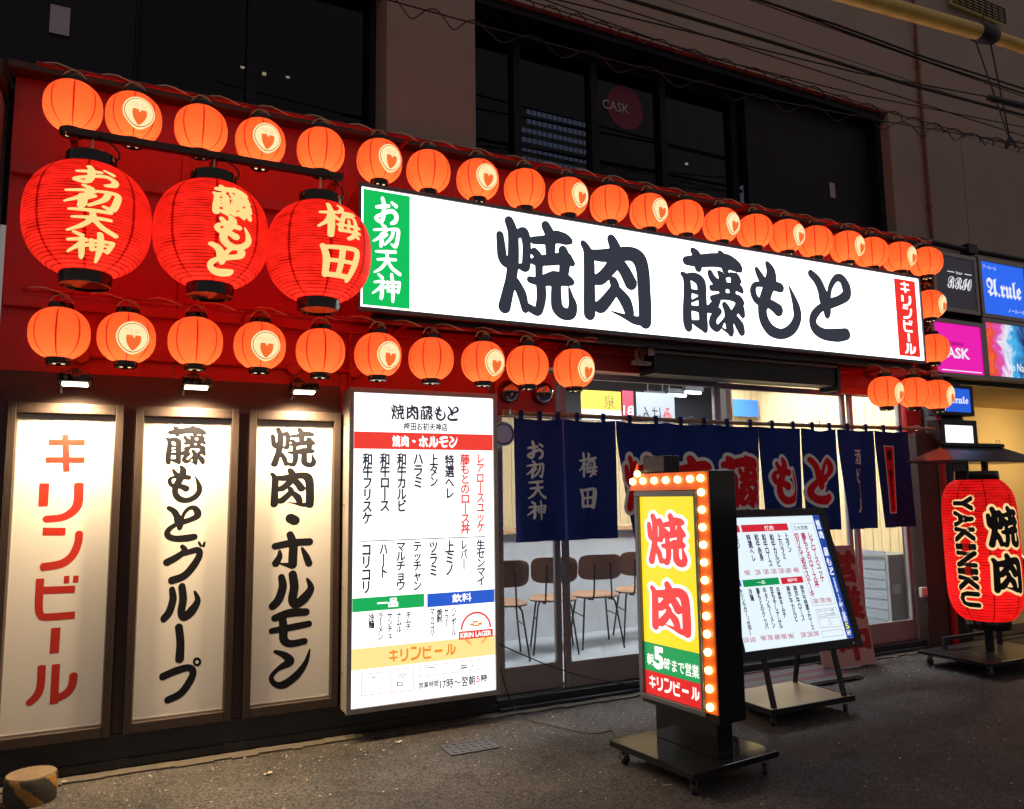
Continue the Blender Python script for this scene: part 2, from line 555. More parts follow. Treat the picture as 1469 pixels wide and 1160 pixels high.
class Multi:
    """like a flat mesh, but every item laid into it becomes a part of its own"""
    def __init__(s):
        s.items = []

    def add(s, verts, faces, mi=0):
        b = flat()
        b.add(verts, faces, mi)
        s.items.append(b)

    def sheet(s, pl, u0, v0, u1, v1, n, mi=0):
        s.add([pl.p(u0, v0, n), pl.p(u1, v0, n), pl.p(u1, v1, n), pl.p(u0, v1, n)], [(0, 1, 2, 3)], mi)

    def frame(s, pl, u0, v0, u1, v1, w, n):
        o = [pl.p(u0, v0, n), pl.p(u1, v0, n), pl.p(u1, v1, n), pl.p(u0, v1, n), pl.p(u0 + w, v0 + w, n), pl.p(u1 - w, v0 + w, n), pl.p(u1 - w, v1 - w, n), pl.p(u0 + w, v1 - w, n)]
        s.add(o, [(0, 1, 5, 4), (1, 2, 6, 5), (2, 3, 7, 6), (3, 0, 4, 7)])

    def build(s, name, mt, parent):
        for b in s.items: b.build(name, mt, parent)


def put_row(b, chars, pl, box, n, mi=0, gap=0.12, grow=0.0, res=40, wrap=None):
    """characters side by side filling a box"""
    u0, v0, u1, v1 = box
    ws = [1.0 if c == 'k-' else G[c][0] for c in chars]
    tot = sum(ws) + gap * (len(ws) - 1)
    k = (u1 - u0) / tot
    x = u0
    for c, w in zip(chars, ws):
        if c == 'k-':
            put_glyph(b, c, pl, (x, v0 + (v1 - v0) * .40, x + w * k * .9, v0 + (v1 - v0) * .60), n, mi, grow, res, rot=True, wrap=wrap)
        else:
            hh = G[c][1]
            if c == '・': put_glyph(b, c, pl, (x + w * k * .3, v0 + (v1 - v0) * .38, x + w * k * .7, v0 + (v1 - v0) * .62), n, mi, grow, res, wrap=wrap)
            else: put_glyph(b, c, pl, (x, v0, x + w * k, v1), n, mi, grow, res, wrap=wrap)
        x += (w + gap) * k


KIRIN = ['kki', 'kri', 'kn', 'kbi', 'k-', 'kru']

# ------------------------------------------------------------------ materials
M = {}
M['red_wall'] = pm('red_wall_paint', (0.46, 0.009, 0.012), 0.42, var=0.35, scale=2.2, bump=0.2, bscale=18, stretch=(1, 1, .5))
M['red_steel'] = pm('red_steel_paint', (0.42, 0.015, 0.014), 0.35, var=0.15, scale=5)
M['brown_wall'] = pm('brown_wall_paint', (0.055, 0.028, 0.022), 0.6, var=0.3, scale=4, bump=0.1)
M['wood_frame'] = pm('dark_stained_wood', (0.036, 0.021, 0.016), 0.5, var=0.5, scale=6, stretch=(30, 30, 1.5), bump=0.25, bscale=12)
M['wood_frame_h'] = pm('dark_stained_wood_crosswise', (0.036, 0.021, 0.016), 0.5, var=0.5, scale=6, stretch=(1.5, 30, 30), bump=0.25, bscale=12)
M['plinth'] = pm('black_plinth_paint', (0.014, 0.015, 0.020), 0.42, var=0.5, scale=5, bump=0.2, bscale=25)
M['board_white'] = pm('white_panel', (0.72, 0.69, 0.66), 0.38, var=0.03, scale=2, spec=0.4)
M['ink'] = pm('black_lettering', (0.008, 0.008, 0.012), 0.75, var=0.1, spec=0.15)
M['black'] = pm('black_metal', (0.012, 0.012, 0.014), 0.38, var=0.2, metal=0.2)
M['black_gloss'] = pm('black_lacquer', (0.008, 0.008, 0.009), 0.12, var=0.2, rvar=0.04)
M['dark_steel'] = pm('dark_grey_steel', (0.05, 0.05, 0.058), 0.4, var=0.2, metal=0.5)
M['aluminium'] = pm('dull_aluminium', (0.36, 0.34, 0.33), 0.4, metal=0.45, var=0.12)
M['door_frame'] = pm('bronze_door_frame', (0.34, 0.30, 0.285), 0.42, metal=0.25, var=0.15)
M['chrome'] = pm('bright_chrome', (0.7, 0.7, 0.72), 0.12, metal=1.0, var=0.05, rvar=0.05)
M['sign_edge'] = pm('sign_edge_frame', (0.15, 0.155, 0.175), 0.4, metal=0.3, var=0.1)
M['beige'] = pm('beige_building_render', (0.41, 0.285, 0.24), 0.75, var=0.13, scale=1.6, bump=0.25, bscale=60)
M['beige_b'] = pm('beige_building_render_weathered', (0.40, 0.30, 0.255), 0.75, var=0.22, scale=1.1, bump=0.25, bscale=60, stretch=(1, 1, .35))
M['grey_col'] = pm('grey_neighbour_render', (0.30, 0.24, 0.23), 0.7, var=0.15, scale=2, bump=0.2)
M['navy_frame'] = pm('dark_window_frame', (0.008, 0.008, 0.018), 0.55, var=0.3, spec=0.25)
M['dark_room'] = pm('dark_room_surface', (0.022, 0.024, 0.038), 0.7, var=0.3, scale=2)
M['blue_glow_panel'] = pm('blue_glow_panel', (0.035, 0.045, 0.11), 0.6, var=0.3, scale=3)
M['rust'] = pm('rust_stained_pipe', (0.24, 0.075, 0.04), 0.7, var=0.4, scale=12)
M['win_glass'] = glass('dark_window_glass', (0.42, 0.46, 0.58), 0.02)
M['door_glass'] = glass('door_glass', (0.93, 0.95, 0.95), 0.045)
M['plywood'] = pm('bent_plywood', (0.30, 0.15, 0.075), 0.35, var=0.3, scale=5, stretch=(14, 3, 14))
M['back_ply'] = pm('walnut_plywood', (0.12, 0.055, 0.035), 0.38, var=0.3, scale=5, stretch=(14, 3, 3))
M['concrete_counter'] = pm('grey_mortar_counter', (0.42, 0.43, 0.44), 0.7, var=0.2, scale=5, bump=0.25, bscale=40)
M['int_floor'] = pm('grey_mortar_floor', (0.27, 0.285, 0.30), 0.35, var=0.14, scale=3, bump=0.08)
M['plank'] = pm('pale_pine_plank', (0.68, 0.50, 0.25), 0.55, var=0.22, scale=4, stretch=(10, 10, .7))
M['pine_top'] = pm('pine_counter_top', (0.50, 0.31, 0.15), 0.4, var=0.2, scale=4, stretch=(1, 14, 14))
M['bamboo'] = pm('bamboo_rod', (0.33, 0.20, 0.12), 0.45, var=0.25, scale=6, stretch=(3, 20, 20))
M['cloth'] = pm('indigo_cotton', (0.020, 0.046, 0.25), 0.9, var=0.22, scale=14, bump=0.35, bscale=320, spec=0.15)
M['cloth_dark'] = pm('navy_cotton', (0.016, 0.034, 0.17), 0.9, var=0.2, scale=14, bump=0.35, bscale=320, spec=0.15)
M['dye_white'] = pm('undyed_white_cotton', (0.90, 0.92, 0.96), 0.9, var=0.06, spec=0.1)
M['dye_red'] = pm('red_dyed_cotton', (0.80, 0.018, 0.030), 0.9, var=0.12, spec=0.1)
M['kirin_red'] = pm('red_lettering', (0.46, 0.026, 0.016), 0.4, var=0.08)
M['wire'] = pm('straw_coloured_wire', (0.85, 0.62, 0.34), 0.5, var=0.2)
M['rubber'] = pm('black_rubber', (0.014, 0.013, 0.015), 0.55, var=0.3)
M['paper_note'] = pm('pale_notice_paper', (0.50, 0.46, 0.50), 0.8, var=0.1, scale=30)
M['pink_board'] = pm('faded_pink_board', (0.52, 0.34, 0.31), 0.6, var=0.08, scale=3)
M['board_red'] = pm('brushed_red_letters', (0.36, 0.012, 0.02), 0.6, var=0.1)
M['yellow_pipe'] = pm('yellow_cable_guard', (0.82, 0.50, 0.10), 0.42, var=0.3, scale=8)
M['stump'] = pm('worn_concrete_stump', (0.14, 0.098, 0.06), 0.85, var=0.45, scale=9, bump=0.5, bscale=45)
M['plate_beige'] = pm('beige_base_plate', (0.42, 0.35, 0.24), 0.32, var=0.1)
M['plastic_white'] = pm('white_plastic', (0.7, 0.68, 0.66), 0.4, var=0.05)
M['straw_rope'] = pm('pinkish_cable_bundle', (0.42, 0.27, 0.22), 0.6, var=0.3, scale=20)
M['litter'] = pm('scrap_of_paper', (0.40, 0.35, 0.30), 0.8, var=0.15, scale=30)
M['corridor'] = pm('cream_corridor_wall', (0.72, 0.55, 0.30), 0.6, var=0.07, scale=2)
M['corr_floor'] = pm('brown_corridor_floor', (0.26, 0.18, 0.12), 0.5, var=0.2, scale=5)
M['cabinet'] = pm('grey_cabinet', (0.34, 0.37, 0.40), 0.45, metal=0.3, var=0.1)
M['drain'] = pm('cast_iron_cover', (0.09, 0.09, 0.10), 0.45, metal=0.6, var=0.3, scale=20)
M['bulb'] = em('lit_bulb', (1.0, 0.68, 0.20), 8.0)
M['tube'] = em('fluorescent_tube', (0.86, 0.95, 1.0), 14.0)
M['downlight'] = em('small_downlight', (1.0, 0.66, 0.28), 1.5)
M['lens'] = em('floodlight_lens', (1.0, 0.86, 0.62), 14.0)


def asphalt(name, dark, light, dirt):
    """crushed stone in bitumen: every grain its own tone, pale chips here and there, sandy dirt towards the wall"""
    m, n, l = new_mat(name)
    out = n.new('ShaderNodeOutputMaterial')
    b = n.new('ShaderNodeBsdfPrincipled')
    l.new(b.outputs[0], out.inputs[0])
    tc = n.new('ShaderNodeTexCoord')
    src = tc.outputs['Object']

    def noise(scale, detail=5, rough=.6):
        q = n.new('ShaderNodeTexNoise')
        q.inputs['Scale'].default_value = scale
        q.inputs['Detail'].default_value = detail
        q.inputs['Roughness'].default_value = rough
        l.new(src, q.inputs['Vector'])
        return q.outputs[0]

    def ramp(x, p0, c0, p1, c1):
        r = n.new('ShaderNodeValToRGB')
        r.color_ramp.elements[0].position, r.color_ramp.elements[0].color = p0, (*c0, 1)
        r.color_ramp.elements[1].position, r.color_ramp.elements[1].color = p1, (*c1, 1)
        l.new(x, r.inputs[0])
        return r.outputs[0]

    def mix(f, a, c, mode='MIX'):
        q = n.new('ShaderNodeMix')
        q.data_type = 'RGBA'
        q.blend_type = mode
        for i, x in ((0, f), (6, a), (7, c)):
            if isinstance(x, (int, float)): q.inputs[i].default_value = x
            elif isinstance(x, tuple): q.inputs[i].default_value = (*x, 1)
            else: l.new(x, q.inputs[i])
        return q.outputs[2]

    def mth(op, a, c):
        q = n.new('ShaderNodeMath')
        q.operation = op
        for i, x in enumerate((a, c)):
            if isinstance(x, (int, float)): q.inputs[i].default_value = x
            else: l.new(x, q.inputs[i])
        return q.outputs[0]
    v = n.new('ShaderNodeTexVoronoi')
    v.inputs['Scale'].default_value = 120
    l.new(src, v.inputs['Vector'])
    sc = n.new('ShaderNodeSeparateColor')
    l.new(v.outputs['Color'], sc.inputs[0])
    grain = ramp(sc.outputs[0], .15, dark, .95, light)
    patches = ramp(noise(1.3, 6), .36, (.62, .62, .62), .66, (1.3, 1.27, 1.22))
    c = mix(1.0, grain, patches, 'MULTIPLY')
    stain = ramp(noise(3.1, 4), .58, (1, 1, 1), .72, (.55, .54, .54))
    c = mix(1.0, c, stain, 'MULTIPLY')
    # pale chips
    sp = n.new('ShaderNodeTexVoronoi')
    sp.inputs['Scale'].default_value = 16
    l.new(src, sp.inputs['Vector'])
    s2 = n.new('ShaderNodeSeparateColor')
    l.new(sp.outputs['Color'], s2.inputs[0])
    near = ramp(sp.outputs['Distance'], .07, (1, 1, 1), .12, (0, 0, 0))
    chip = mth('MULTIPLY', near, mth('GREATER_THAN', s2.outputs[0], .72))
    c = mix(chip, c, (.46, .42, .37))
    # blown sand against the wall, ragged
    sx = n.new('ShaderNodeSeparateXYZ')
    l.new(src, sx.inputs[0])
    d = n.new('ShaderNodeMapRange')
    d.inputs[1].default_value, d.inputs[2].default_value = 4.35, 4.98
    l.new(sx.outputs[1], d.inputs[0])
    sand = mth('MULTIPLY', d.outputs[0], ramp(noise(6.5, 8, .72), .40, (0, 0, 0), .60, (1, 1, 1)))
    sand = mth('MULTIPLY', sand, dirt)
    c = mix(sand, c, mix(noise(60, 3), (.07, .056, .042), (.19, .152, .112)))
    l.new(c, b.inputs['Base Color'])
    b.inputs['Roughness'].default_value = 0.72
    b.inputs['Specular IOR Level'].default_value = 0.22
    bp = n.new('ShaderNodeBump')
    bp.inputs['Strength'].default_value = 0.55
    bp.inputs['Distance'].default_value = 0.010
    l.new(sc.outputs[1], bp.inputs['Height'])
    l.new(bp.outputs[0], b.inputs['Normal'])
    return m


M['asphalt'] = asphalt('worn_asphalt', (.020, .0195, .021), (.100, .096, .099), 0.30)
M['asphalt_new'] = asphalt('newer_asphalt', (.021, .021, .024), (.088, .085, .094), 0.0)
M['gutter'] = pm('worn_concrete_edge', (0.085, 0.070, 0.055), 0.85, var=0.7, scale=14, bump=0.6, bscale=35, stretch=(1, 3, 1))


def lantern_paper(name, col, strength, seam, ribs, rib_dark, lines=8, mott=0.0, lw=0.035):
    """paper over hoops, lit from inside: hoop lines by height, seams by angle, uneven paper by noise"""
    m, n, l = new_mat(name)
    out = n.new('ShaderNodeOutputMaterial')
    tc = n.new('ShaderNodeTexCoord')
    sep = n.new('ShaderNodeSeparateXYZ')
    l.new(tc.outputs['Object'], sep.inputs[0])

    def mth(op, a, b=None, clamp=False):
        q = n.new('ShaderNodeMath')
        q.operation = op
        q.use_clamp = clamp
        for i, x in enumerate((a, b)):
            if x is None: continue
            if isinstance(x, (int, float)): q.inputs[i].default_value = x
            else: l.new(x, q.inputs[i])
        return q.outputs[0]
    ang = mth('ARCTAN2', sep.outputs[1], sep.outputs[0])
    fr = mth('FRACT', mth('ADD', mth('MULTIPLY', ang, lines / (2 * PI)), 10.5))
    d = mth('ABSOLUTE', mth('SUBTRACT', fr, 0.5))
    line = mth('SUBTRACT', 1.0, mth('MULTIPLY', d, 1.0 / lw), True)
    line = mth('MULTIPLY', line, 2.2, True)
    rib = mth('SINE', mth('MULTIPLY', sep.outputs[2], ribs * 2 * PI))
    rib = mth('MULTIPLY', mth('ADD', mth('MULTIPLY', rib, 0.5), 0.5), 1.0)
    rib = mth('POWER', rib, 4.0)
    nz = n.new('ShaderNodeTexNoise')
    nz.inputs['Scale'].default_value = 9
    nz.inputs['Detail'].default_value = 5
    mp = n.new('ShaderNodeMapping')
    mp.inputs['Scale'].default_value = (1, 1, 3.5)
    l.new(tc.outputs['Object'], mp.inputs[0])
    l.new(mp.outputs[0], nz.inputs['Vector'])
    mx = n.new('ShaderNodeMix')
    mx.data_type = 'RGBA'
    mx.inputs[6].default_value = (*col, 1)
    mx.inputs[7].default_value = (*seam, 1)
    l.new(line, mx.inputs[0])
    k = mth('SUBTRACT', 1.0, mth('MULTIPLY', rib, rib_dark))
    k = mth('MULTIPLY', k, mth('ADD', 1.0 - mott * 0.5, mth('MULTIPLY', nz.outputs[0], mott)))
    st = mth('MULTIPLY', k, strength)
    sc_ = n.new('ShaderNodeMix')
    sc_.data_type = 'RGBA'
    sc_.blend_type = 'MULTIPLY'
    sc_.inputs[0].default_value = 1.0
    l.new(mx.outputs[2], sc_.inputs[6])
    cmb = n.new('ShaderNodeCombineColor')
    for i in range(3): l.new(k, cmb.inputs[i])
    l.new(cmb.outputs[0], sc_.inputs[7])
    bp = n.new('ShaderNodeBump')
    bp.inputs['Strength'].default_value = 0.4
    bp.inputs['Distance'].default_value = 0.004
    l.new(rib, bp.inputs['Height'])
    b = n.new('ShaderNodeBsdfPrincipled')
    l.new(sc_.outputs[2], b.inputs['Base Color'])
    b.inputs['Roughness'].default_value = 0.55
    b.inputs['Specular IOR Level'].default_value = 0.3
    l.new(bp.outputs[0], b.inputs['Normal'])
    l.new(mx.outputs[2], b.inputs['Emission Color'])
    l.new(st, b.inputs['Emission Strength'])
    tr = n.new('ShaderNodeBsdfTranslucent')
    l.new(sc_.outputs[2], tr.inputs['Color'])
    ms = n.new('ShaderNodeMixShader')
    ms.inputs[0].default_value = 0.6
    l.new(b.outputs[0], ms.inputs[1])
    l.new(tr.outputs[0], ms.inputs[2])
    l.new(ms.outputs[0], out.inputs[0])
    return m


M['lan_orange'] = lantern_paper('orange_lantern_paper', (1.0, 0.125, 0.026), 0.80, (0.42, 0.004, 0.004), 90, 0.25, lines=8, mott=0.35, lw=0.05)
M['lan_crest_bg'] = em('crest_cream_paper', (1.0, 0.80, 0.42), 1.05)
M['lan_crest_mark'] = em('crest_orange_mark', (0.95, 0.16, 0.03), 0.95)
M['lan_crest_line'] = em('crest_brown_line', (0.42, 0.16, 0.03), 0.7)
M['lan_red'] = lantern_paper('red_lantern_paper', (1.0, 0.026, 0.013), 0.85, (0.40, 0.003, 0.003), 66, 0.80, lines=8, mott=2.0, lw=0.05)
M['lan_red2'] = lantern_paper('crimson_lantern_paper', (0.95, 0.016, 0.016), 0.75, (0.30, 0.003, 0.004), 40, 0.6, lines=8, mott=1.2, lw=0.03)
M['lan_text'] = em('cream_lantern_letters', (1.0, 0.72, 0.26), 0.98)
M['lan_black'] = pm('black_lantern_letters', (0.012, 0.008, 0.010), 0.5, var=0.2)
M['vent_glow'] = em('lantern_vent_glow', (1.0, 0.72, 0.40), 1.2)

# ------------------------------------------------------------------ the setting
YW = 5.10
b = MB()
b.add([(-60, -60, 0), (80, -60, 0), (80, 60, 0), (-60, 60, 0)], [(0, 1, 2, 3)])
tag(b.build('ground', M['asphalt']), kind='structure')

rnd = random.Random(3)
b = MB()
x = -7.0
while x < 13.0:                                     # worn concrete edge, ragged towards the asphalt
    w = rnd.uniform(0.05, 0.16)
    b.box(x, x + w + .0008, 4.965 - rnd.uniform(0, .035) * (1 if rnd.random() < .6 else .2), 5.054, -0.01, 0.010 + rnd.uniform(-.002, .003))
    x += w
tag(b.build('gutter_edge', M['gutter']), kind='structure')

pb = MB()                                           # a newer asphalt lane with a wandering seam
xs_ = np.linspace(-30, 40, 240)
ed = [3.72 + .05 * math.sin(x * 1.7) + .03 * math.sin(x * 5.3) - .12 * max(0, 2.6 - x) for x in xs_]
pb.add([(x, -30, .004) for x in xs_] + [(x, e, .004) for x, e in zip(xs_, ed)], [(i, i + 1, 241 + i, 240 + i) for i in range(239)])
tag(pb.build('road_lane', M['asphalt_new']), kind='structure')
gb_ = MB()                                          # loose grit
rg = random.Random(21)
for i in range(1500):
    if i < 1050:
        gx, gy = rg.uniform(-1.0, 8.0), 4.95 - abs(rg.gauss(0, .30))
    else:
        gx, gy = rg.uniform(-.6, 8.0), rg.uniform(2.0, 4.8)
    r = rg.uniform(.0018, .0045) if rg.random() < .88 else rg.uniform(.005, .009)
    a = rg.uniform(0, PI)
    ca_, sa_ = math.cos(a), math.sin(a)
    gb_.add([(gx + r * ca_, gy + r * sa_, .003), (gx - r * sa_, gy + r * ca_, .003), (gx - r * ca_ * .8, gy - r * sa_ * .8, .003), (gx + r * sa_, gy - r * ca_, .003), (gx, gy, .004 + r)], [(0, 1, 4), (1, 2, 4), (2, 3, 4), (3, 0, 4)])
tag(gb_.build('grit', pm('pale_grit', (.42, .37, .31), .8, var=.6, scale=40)), 'fine pale grit scattered over the asphalt', 'grit', kind='stuff')

# upper storeys of the building
UB = thing('upper_building', 'beige upper storey with dark recessed windows above the red shop front', 'building', (3.0, 5.2, 4.05))
one('pillar', M['beige'], UB, lambda b: b.box(1.58, 2.29, 5.2, 5.6, 4.035, 5.47))
for xa_, xb_ in ((7.06, 8.25), (8.26, 9.9), (9.91, 16)):
    one('wall_panel', M['beige_b'], UB, lambda b: b.box(xa_, xb_, 5.2, 5.6, 4.035, 5.47))
zs = [5.47, 5.70, 5.93, 6.22, 6.50]
for k in range(len(zs) - 1):                                       # courses of the beam with open joints
    one('beam_course', M['beige_b'] if k % 2 else M['beige'], UB, lambda b: b.box(-4, 16, 5.2 - 0.004 * (k % 2), 5.6, zs[k] + 0.006, zs[k + 1] - 0.006))
one('wall', M['beige_b'], UB, lambda b: b.box(-4, 16, 5.22, 5.6, 6.505, 9.0))
for q in ((2.292, 7.055, 5.25, 5.8, 5.405, 5.468), (6.98, 7.05, 5.3, 5.8, 4.04, 5.40), (-4, 1.575, 5.25, 5.8, 5.445, 5.468)):
    one('reveal', M['navy_frame'], UB, lambda b: b.box(*q))
# window bays: panes, mullions, rails
PW = wall_plane(5.55)
def bay(u0, u1, muls, z0=4.03, z1=5.40):
    w = one('window', M['navy_frame'], UB, lambda b: (b.box(u0, u1, 5.50, 5.58, z0, z0 + .06), b.box(u0, u1, 5.50, 5.58, z1 - .07, z1)))
    ms = [u0] + muls + [u1]
    for i, u in enumerate(ms):
        one('mullion', M['navy_frame'], w, lambda b: b.box(u - .035, u + .035, 5.485, 5.59, z0 + .061, z1 - .071))
    for a, c in zip(ms[:-1], ms[1:]):
        one('pane', M['win_glass'], w, lambda b: b.box(a + .036, c - .036, 5.538, 5.546, z0 + .061, z1 - .071))
    return w
mul = [PW.uv(px, 180)[0] for px in (738, 848, 946, 1046)]
bay(2.30, 7.0, mul)
bay(-4, 1.57, [PW.uv(px, 80)[0] for px in (205, 360)], 4.03, 5.44)
one('dark_cladding', M['navy_frame'], UB, lambda b: b.box(PW.uv(1050, 200)[0] + .04, 6.97, 5.40, 5.47, 4.03, 5.39))
one('left_cladding', M['navy_frame'], UB, lambda b: b.box(-4, PW.uv(203, 60)[0] - .04, 5.38, 5.45, 4.03, 5.43))
# the dim room behind the glass
one('room_back', M['dark_room'], UB, lambda b: (b.box(-4, 7.5, 8.0, 8.1, 4.0, 6.6), b.box(-4, 7.5, 5.61, 8.0, 4.0, 4.06)))
one('room_ceiling', M['dark_room'], UB, lambda b: b.box(-4, 7.5, 5.62, 8.0, 5.75, 5.85))
one('blind', M['blue_glow_panel'], UB, lambda b: (b.box(-.2, 1.45, 5.72, 5.74, 4.06, 4.42), b.box(2.35, 2.75, 5.72, 5.74, 4.06, 4.40), b.box(4.4, 5.3, 5.9, 5.92, 4.06, 4.5)))  # navy panels, their colour standing in for a blue glow in the glass
for z in (4.55, 4.68, 4.82):
    one('rail', M['black'], UB, lambda b: b.tube([(-4, 5.66, z), (1.5, 5.66, z)], .018))
for z in (4.34, 4.50):
    one('rail', M['black'], UB, lambda b: b.tube([(2.3, 5.66, z), (5.4, 5.66, z)], .016))
for px, py in ((420, 25), (348, 96), (379, 106), (413, 110), (698, 98), (803, 122), (934, 155), (985, 235)):
    P = at_y(px, py, 7.2)
    one('downlight', M['downlight'], UB, lambda b: b.lathe((P[0], P[1], P[2]), [(.0, -.008), (.018, -.006), (.02, .01)], 12))
# pierced screen with light showing through its holes
SCR = wall_plane(5.68)
u0, v0 = SCR.uv(742, 226); u1, v1 = SCR.uv(844, 172)
scr = one('lattice_screen', M['navy_frame'], UB, lambda b: b.box(u0, u1, 5.70, 5.715, 4.06, v1 + .02))
hb = flat()
lat = em('lattice_glow', (0.9, 0.93, 1.0), 0.13)
nx_, nz_ = 14, 9
for i in range(nx_):
    for j in range(nz_):
        cx = u0 + (u1 - u0) * (i + .5) / nx_
        cz = 4.10 + (v1 - 4.10) * (j + .5) / nz_
        if i < 2 and j > 6: continue
        hb.add([(cx - .021, 5.6985, cz - .021), (cx + .021, 5.6985, cz - .021), (cx + .021, 5.6985, cz + .021), (cx - .021, 5.6985, cz + .021)], [(0, 1, 2, 3)])
hb.build('hole_grid', lat, scr)
# round sticker on the glass (wording kept, its figure left out)
STK = wall_plane(5.53)
cu, cv = STK.uv(897, 154)
stk = MB()
pts = [(cu + .20 * math.cos(t), 5.534, cv + .21 * math.sin(t)) for t in np.linspace(0, 2 * PI, 33)[:-1]]
stk.add(pts, [tuple(range(32))])
so = tag(stk.build('window_sticker', pm('magenta_sticker', (0.17, 0.006, 0.05), 0.5)), 'round magenta sticker reading CASK on the dark upper window', 'sticker')
tb = flat()
put_text(tb, 'CASK', STK, (cu - .25, cv - .06, cu + .04, cv + .03), .004, bold=.012)
ob = tb.build('lettering', pm('white_sticker_letters', (0.45, 0.42, 0.46), 0.5), so)
# two notices
for px, py, w, h, Y in ((86, 29, .11, .19, 5.37), (1194, 273, .075, .16, 5.396)):
    P = at_y(px, py, Y)
    nb = MB()
    nb.box(P[0] - w / 2, P[0] + w / 2, Y - .004, Y, P[2] - h / 2, P[2] + h / 2)
    nb.build('notice_sheet', M['paper_note'], UB)
# downpipe, rust stained
P0, P1 = at_y(1316, 80, 5.17), at_y(1337, 340, 5.17)
dp = MB()
dp.tube([(P0[0] + .01, 5.17, 7.5), (P0[0], 5.17, P0[2]), (P1[0], 5.17, 4.06)], .018, 10)
for z in (4.5, 5.3, 6.1): dp.lathe((P1[0], 5.17, z), [(.026, 0), (.026, .03)], 10)
tag(dp.build('downpipe', M['rust'], smooth=True), 'thin rust coloured downpipe on the beige wall', 'pipe')

# ------------------------------------------------------------------ the shop front
SF = thing('restaurant_front', 'red painted restaurant front with black plinth and wide glazed doorway', 'shop front', (3.0, YW, 0))
cuts = [-.69, .22, 1.24, 2.34, 3.24, 4.14, 5.04, 5.95, 6.86, 7.06]
for k in range(len(cuts) - 1):                      # painted panels with open joints over a dark backing
    zb = 2.24 if k < 2 else (2.06 if k in (2, 8) else 2.47)
    one('red_panel', M['red_wall'], SF, lambda b: b.box(cuts[k] + .002, cuts[k + 1] - .002, YW + (.002 if k % 2 else 0), 5.2, zb, 3.98))
one('backing', M['brown_wall'], SF, lambda b: b.box(-.69, 7.06, 5.201, 5.25, 2.47, 3.98))
one('upper_skirting', M['brown_wall'], SF, lambda b: b.box(-.69, 1.238, 5.102, 5.25, 2.06, 2.238))
for z0, z1, y in ((3.38, 3.44, 5.06), (2.60, 2.66, 5.05)):
    one('girt', M['red_steel'], SF, lambda b: b.box(-.68, 7.05, y, YW - .002, z0, z1), bevel=.006)
one('coping', M['brown_wall'], SF, lambda b: b.box(-.72, 7.09, 5.0, 5.26, 3.982, 4.03), bevel=.008)
one('lower_wall', M['brown_wall'], SF, lambda b: b.box(-.69, 2.34, 5.105, 5.25, .2, 2.058))
one('plinth', M['plinth'], SF, lambda b: (b.box(-.69, 2.36, 5.07, 5.25, 0, .196), b.box(-.69, 2.36, 5.055, 5.068, .012, .06)), bevel=.004)
one('door_sill', M['plinth'], SF, lambda b: (b.box(2.362, 6.86, 5.06, 5.25, 0, .085), b.box(2.362, 6.86, 5.02, 5.058, .0, .035)), bevel=.004)
one('dark_post', M['brown_wall'], SF, lambda b: b.box(6.87, 7.16, 5.02, 5.25, 0, 2.058), bevel=.006)
one('red_post', M['red_steel'], SF, lambda b: b.tube([(7.20, 5.0, 0), (7.20, 5.0, 2.75)], .03, 14), smooth=True)
one('red_lintel', M['red_steel'], SF, lambda b: b.box(5.9, 6.88, 5.04, YW - .002, 2.40, 2.468), bevel=.006)
# neighbour on the left
NB = thing('neighbour_front', 'narrow grey rendered wall end left of the red front', 'wall', (-1.5, 5.0, 0))
one('wall', M['grey_col'], NB, lambda b: b.box(-3.2, -.74, 4.98, 5.3, 1.9, 3.85), bevel=.03)
one('lower_wall', M['brown_wall'], NB, lambda b: b.box(-3.2, -.73, 5.02, 5.3, 0, 1.897))
one('eave', M['brown_wall'], NB, lambda b: b.box(-3.3, -.725, 4.9, 5.3, 3.853, 3.98), bevel=.02)

# glazed doors
muls = [2.42, 2.95, 4.52, 6.10, 6.84]
for k in range(4):
    a, c = muls[k] + .0015, muls[k + 1] - .0015
    yd = 5.13 if k % 2 else 5.17
    D = thing('glass_door', ['narrow glass door beside the white menu light box', 'wide glass sliding door with chairs behind it',
                             'wide glass sliding door behind the red lettered curtain', 'narrow glass door in front of the pale wooden wall'][k],
              'door', ((a + c) / 2, yd, .086), 'glazed doors of the entrance')
    one('frame', M['door_frame'] if k < 2 else M['aluminium'], D, lambda b: (b.box(a, a + .05, yd, yd + .035, .086, 2.45), b.box(c - .05, c, yd, yd + .035, .086, 2.45)), bevel=.003)
    one('rail', M['door_frame'], D, lambda b: (b.box(a + .051, c - .051, yd + .001, yd + .034, .086, .27), b.box(a + .051, c - .051, yd + .001, yd + .034, 2.40, 2.45)), bevel=.003)
    one('pane', M['door_glass'], D, lambda b: b.box(a + .051, c - .051, yd + .014, yd + .020, .271, 2.399))

# ------------------------------------------------------------------ the dining room
IN = thing('dining_room', 'bright restaurant interior behind the glass doors', 'room', (4.5, 6.5, .1))
one('floor', M['int_floor'], IN, lambda b: b.box(2.2, 7.45, 5.26, 8.6, 0.005, .1))
one('back_wall', M['dark_room'], IN, lambda b: b.box(2.2, 7.45, 8.5, 8.6, .1, 3.1))
one('side_wall', M['concrete_counter'], IN, lambda b: b.box(2.1, 2.2, 5.26, 8.6, .0, 3.1))
one('ceiling', M['dark_room'], IN, lambda b: b.box(2.1, 7.45, 5.26, 8.6, 3.1, 3.2))
for y in np.arange(5.6, 8.4, .45):
    one('ceiling_pipe', M['dark_steel'], IN, lambda b: b.tube([(2.25, y, 2.98), (7.3, y, 2.98)], .02))
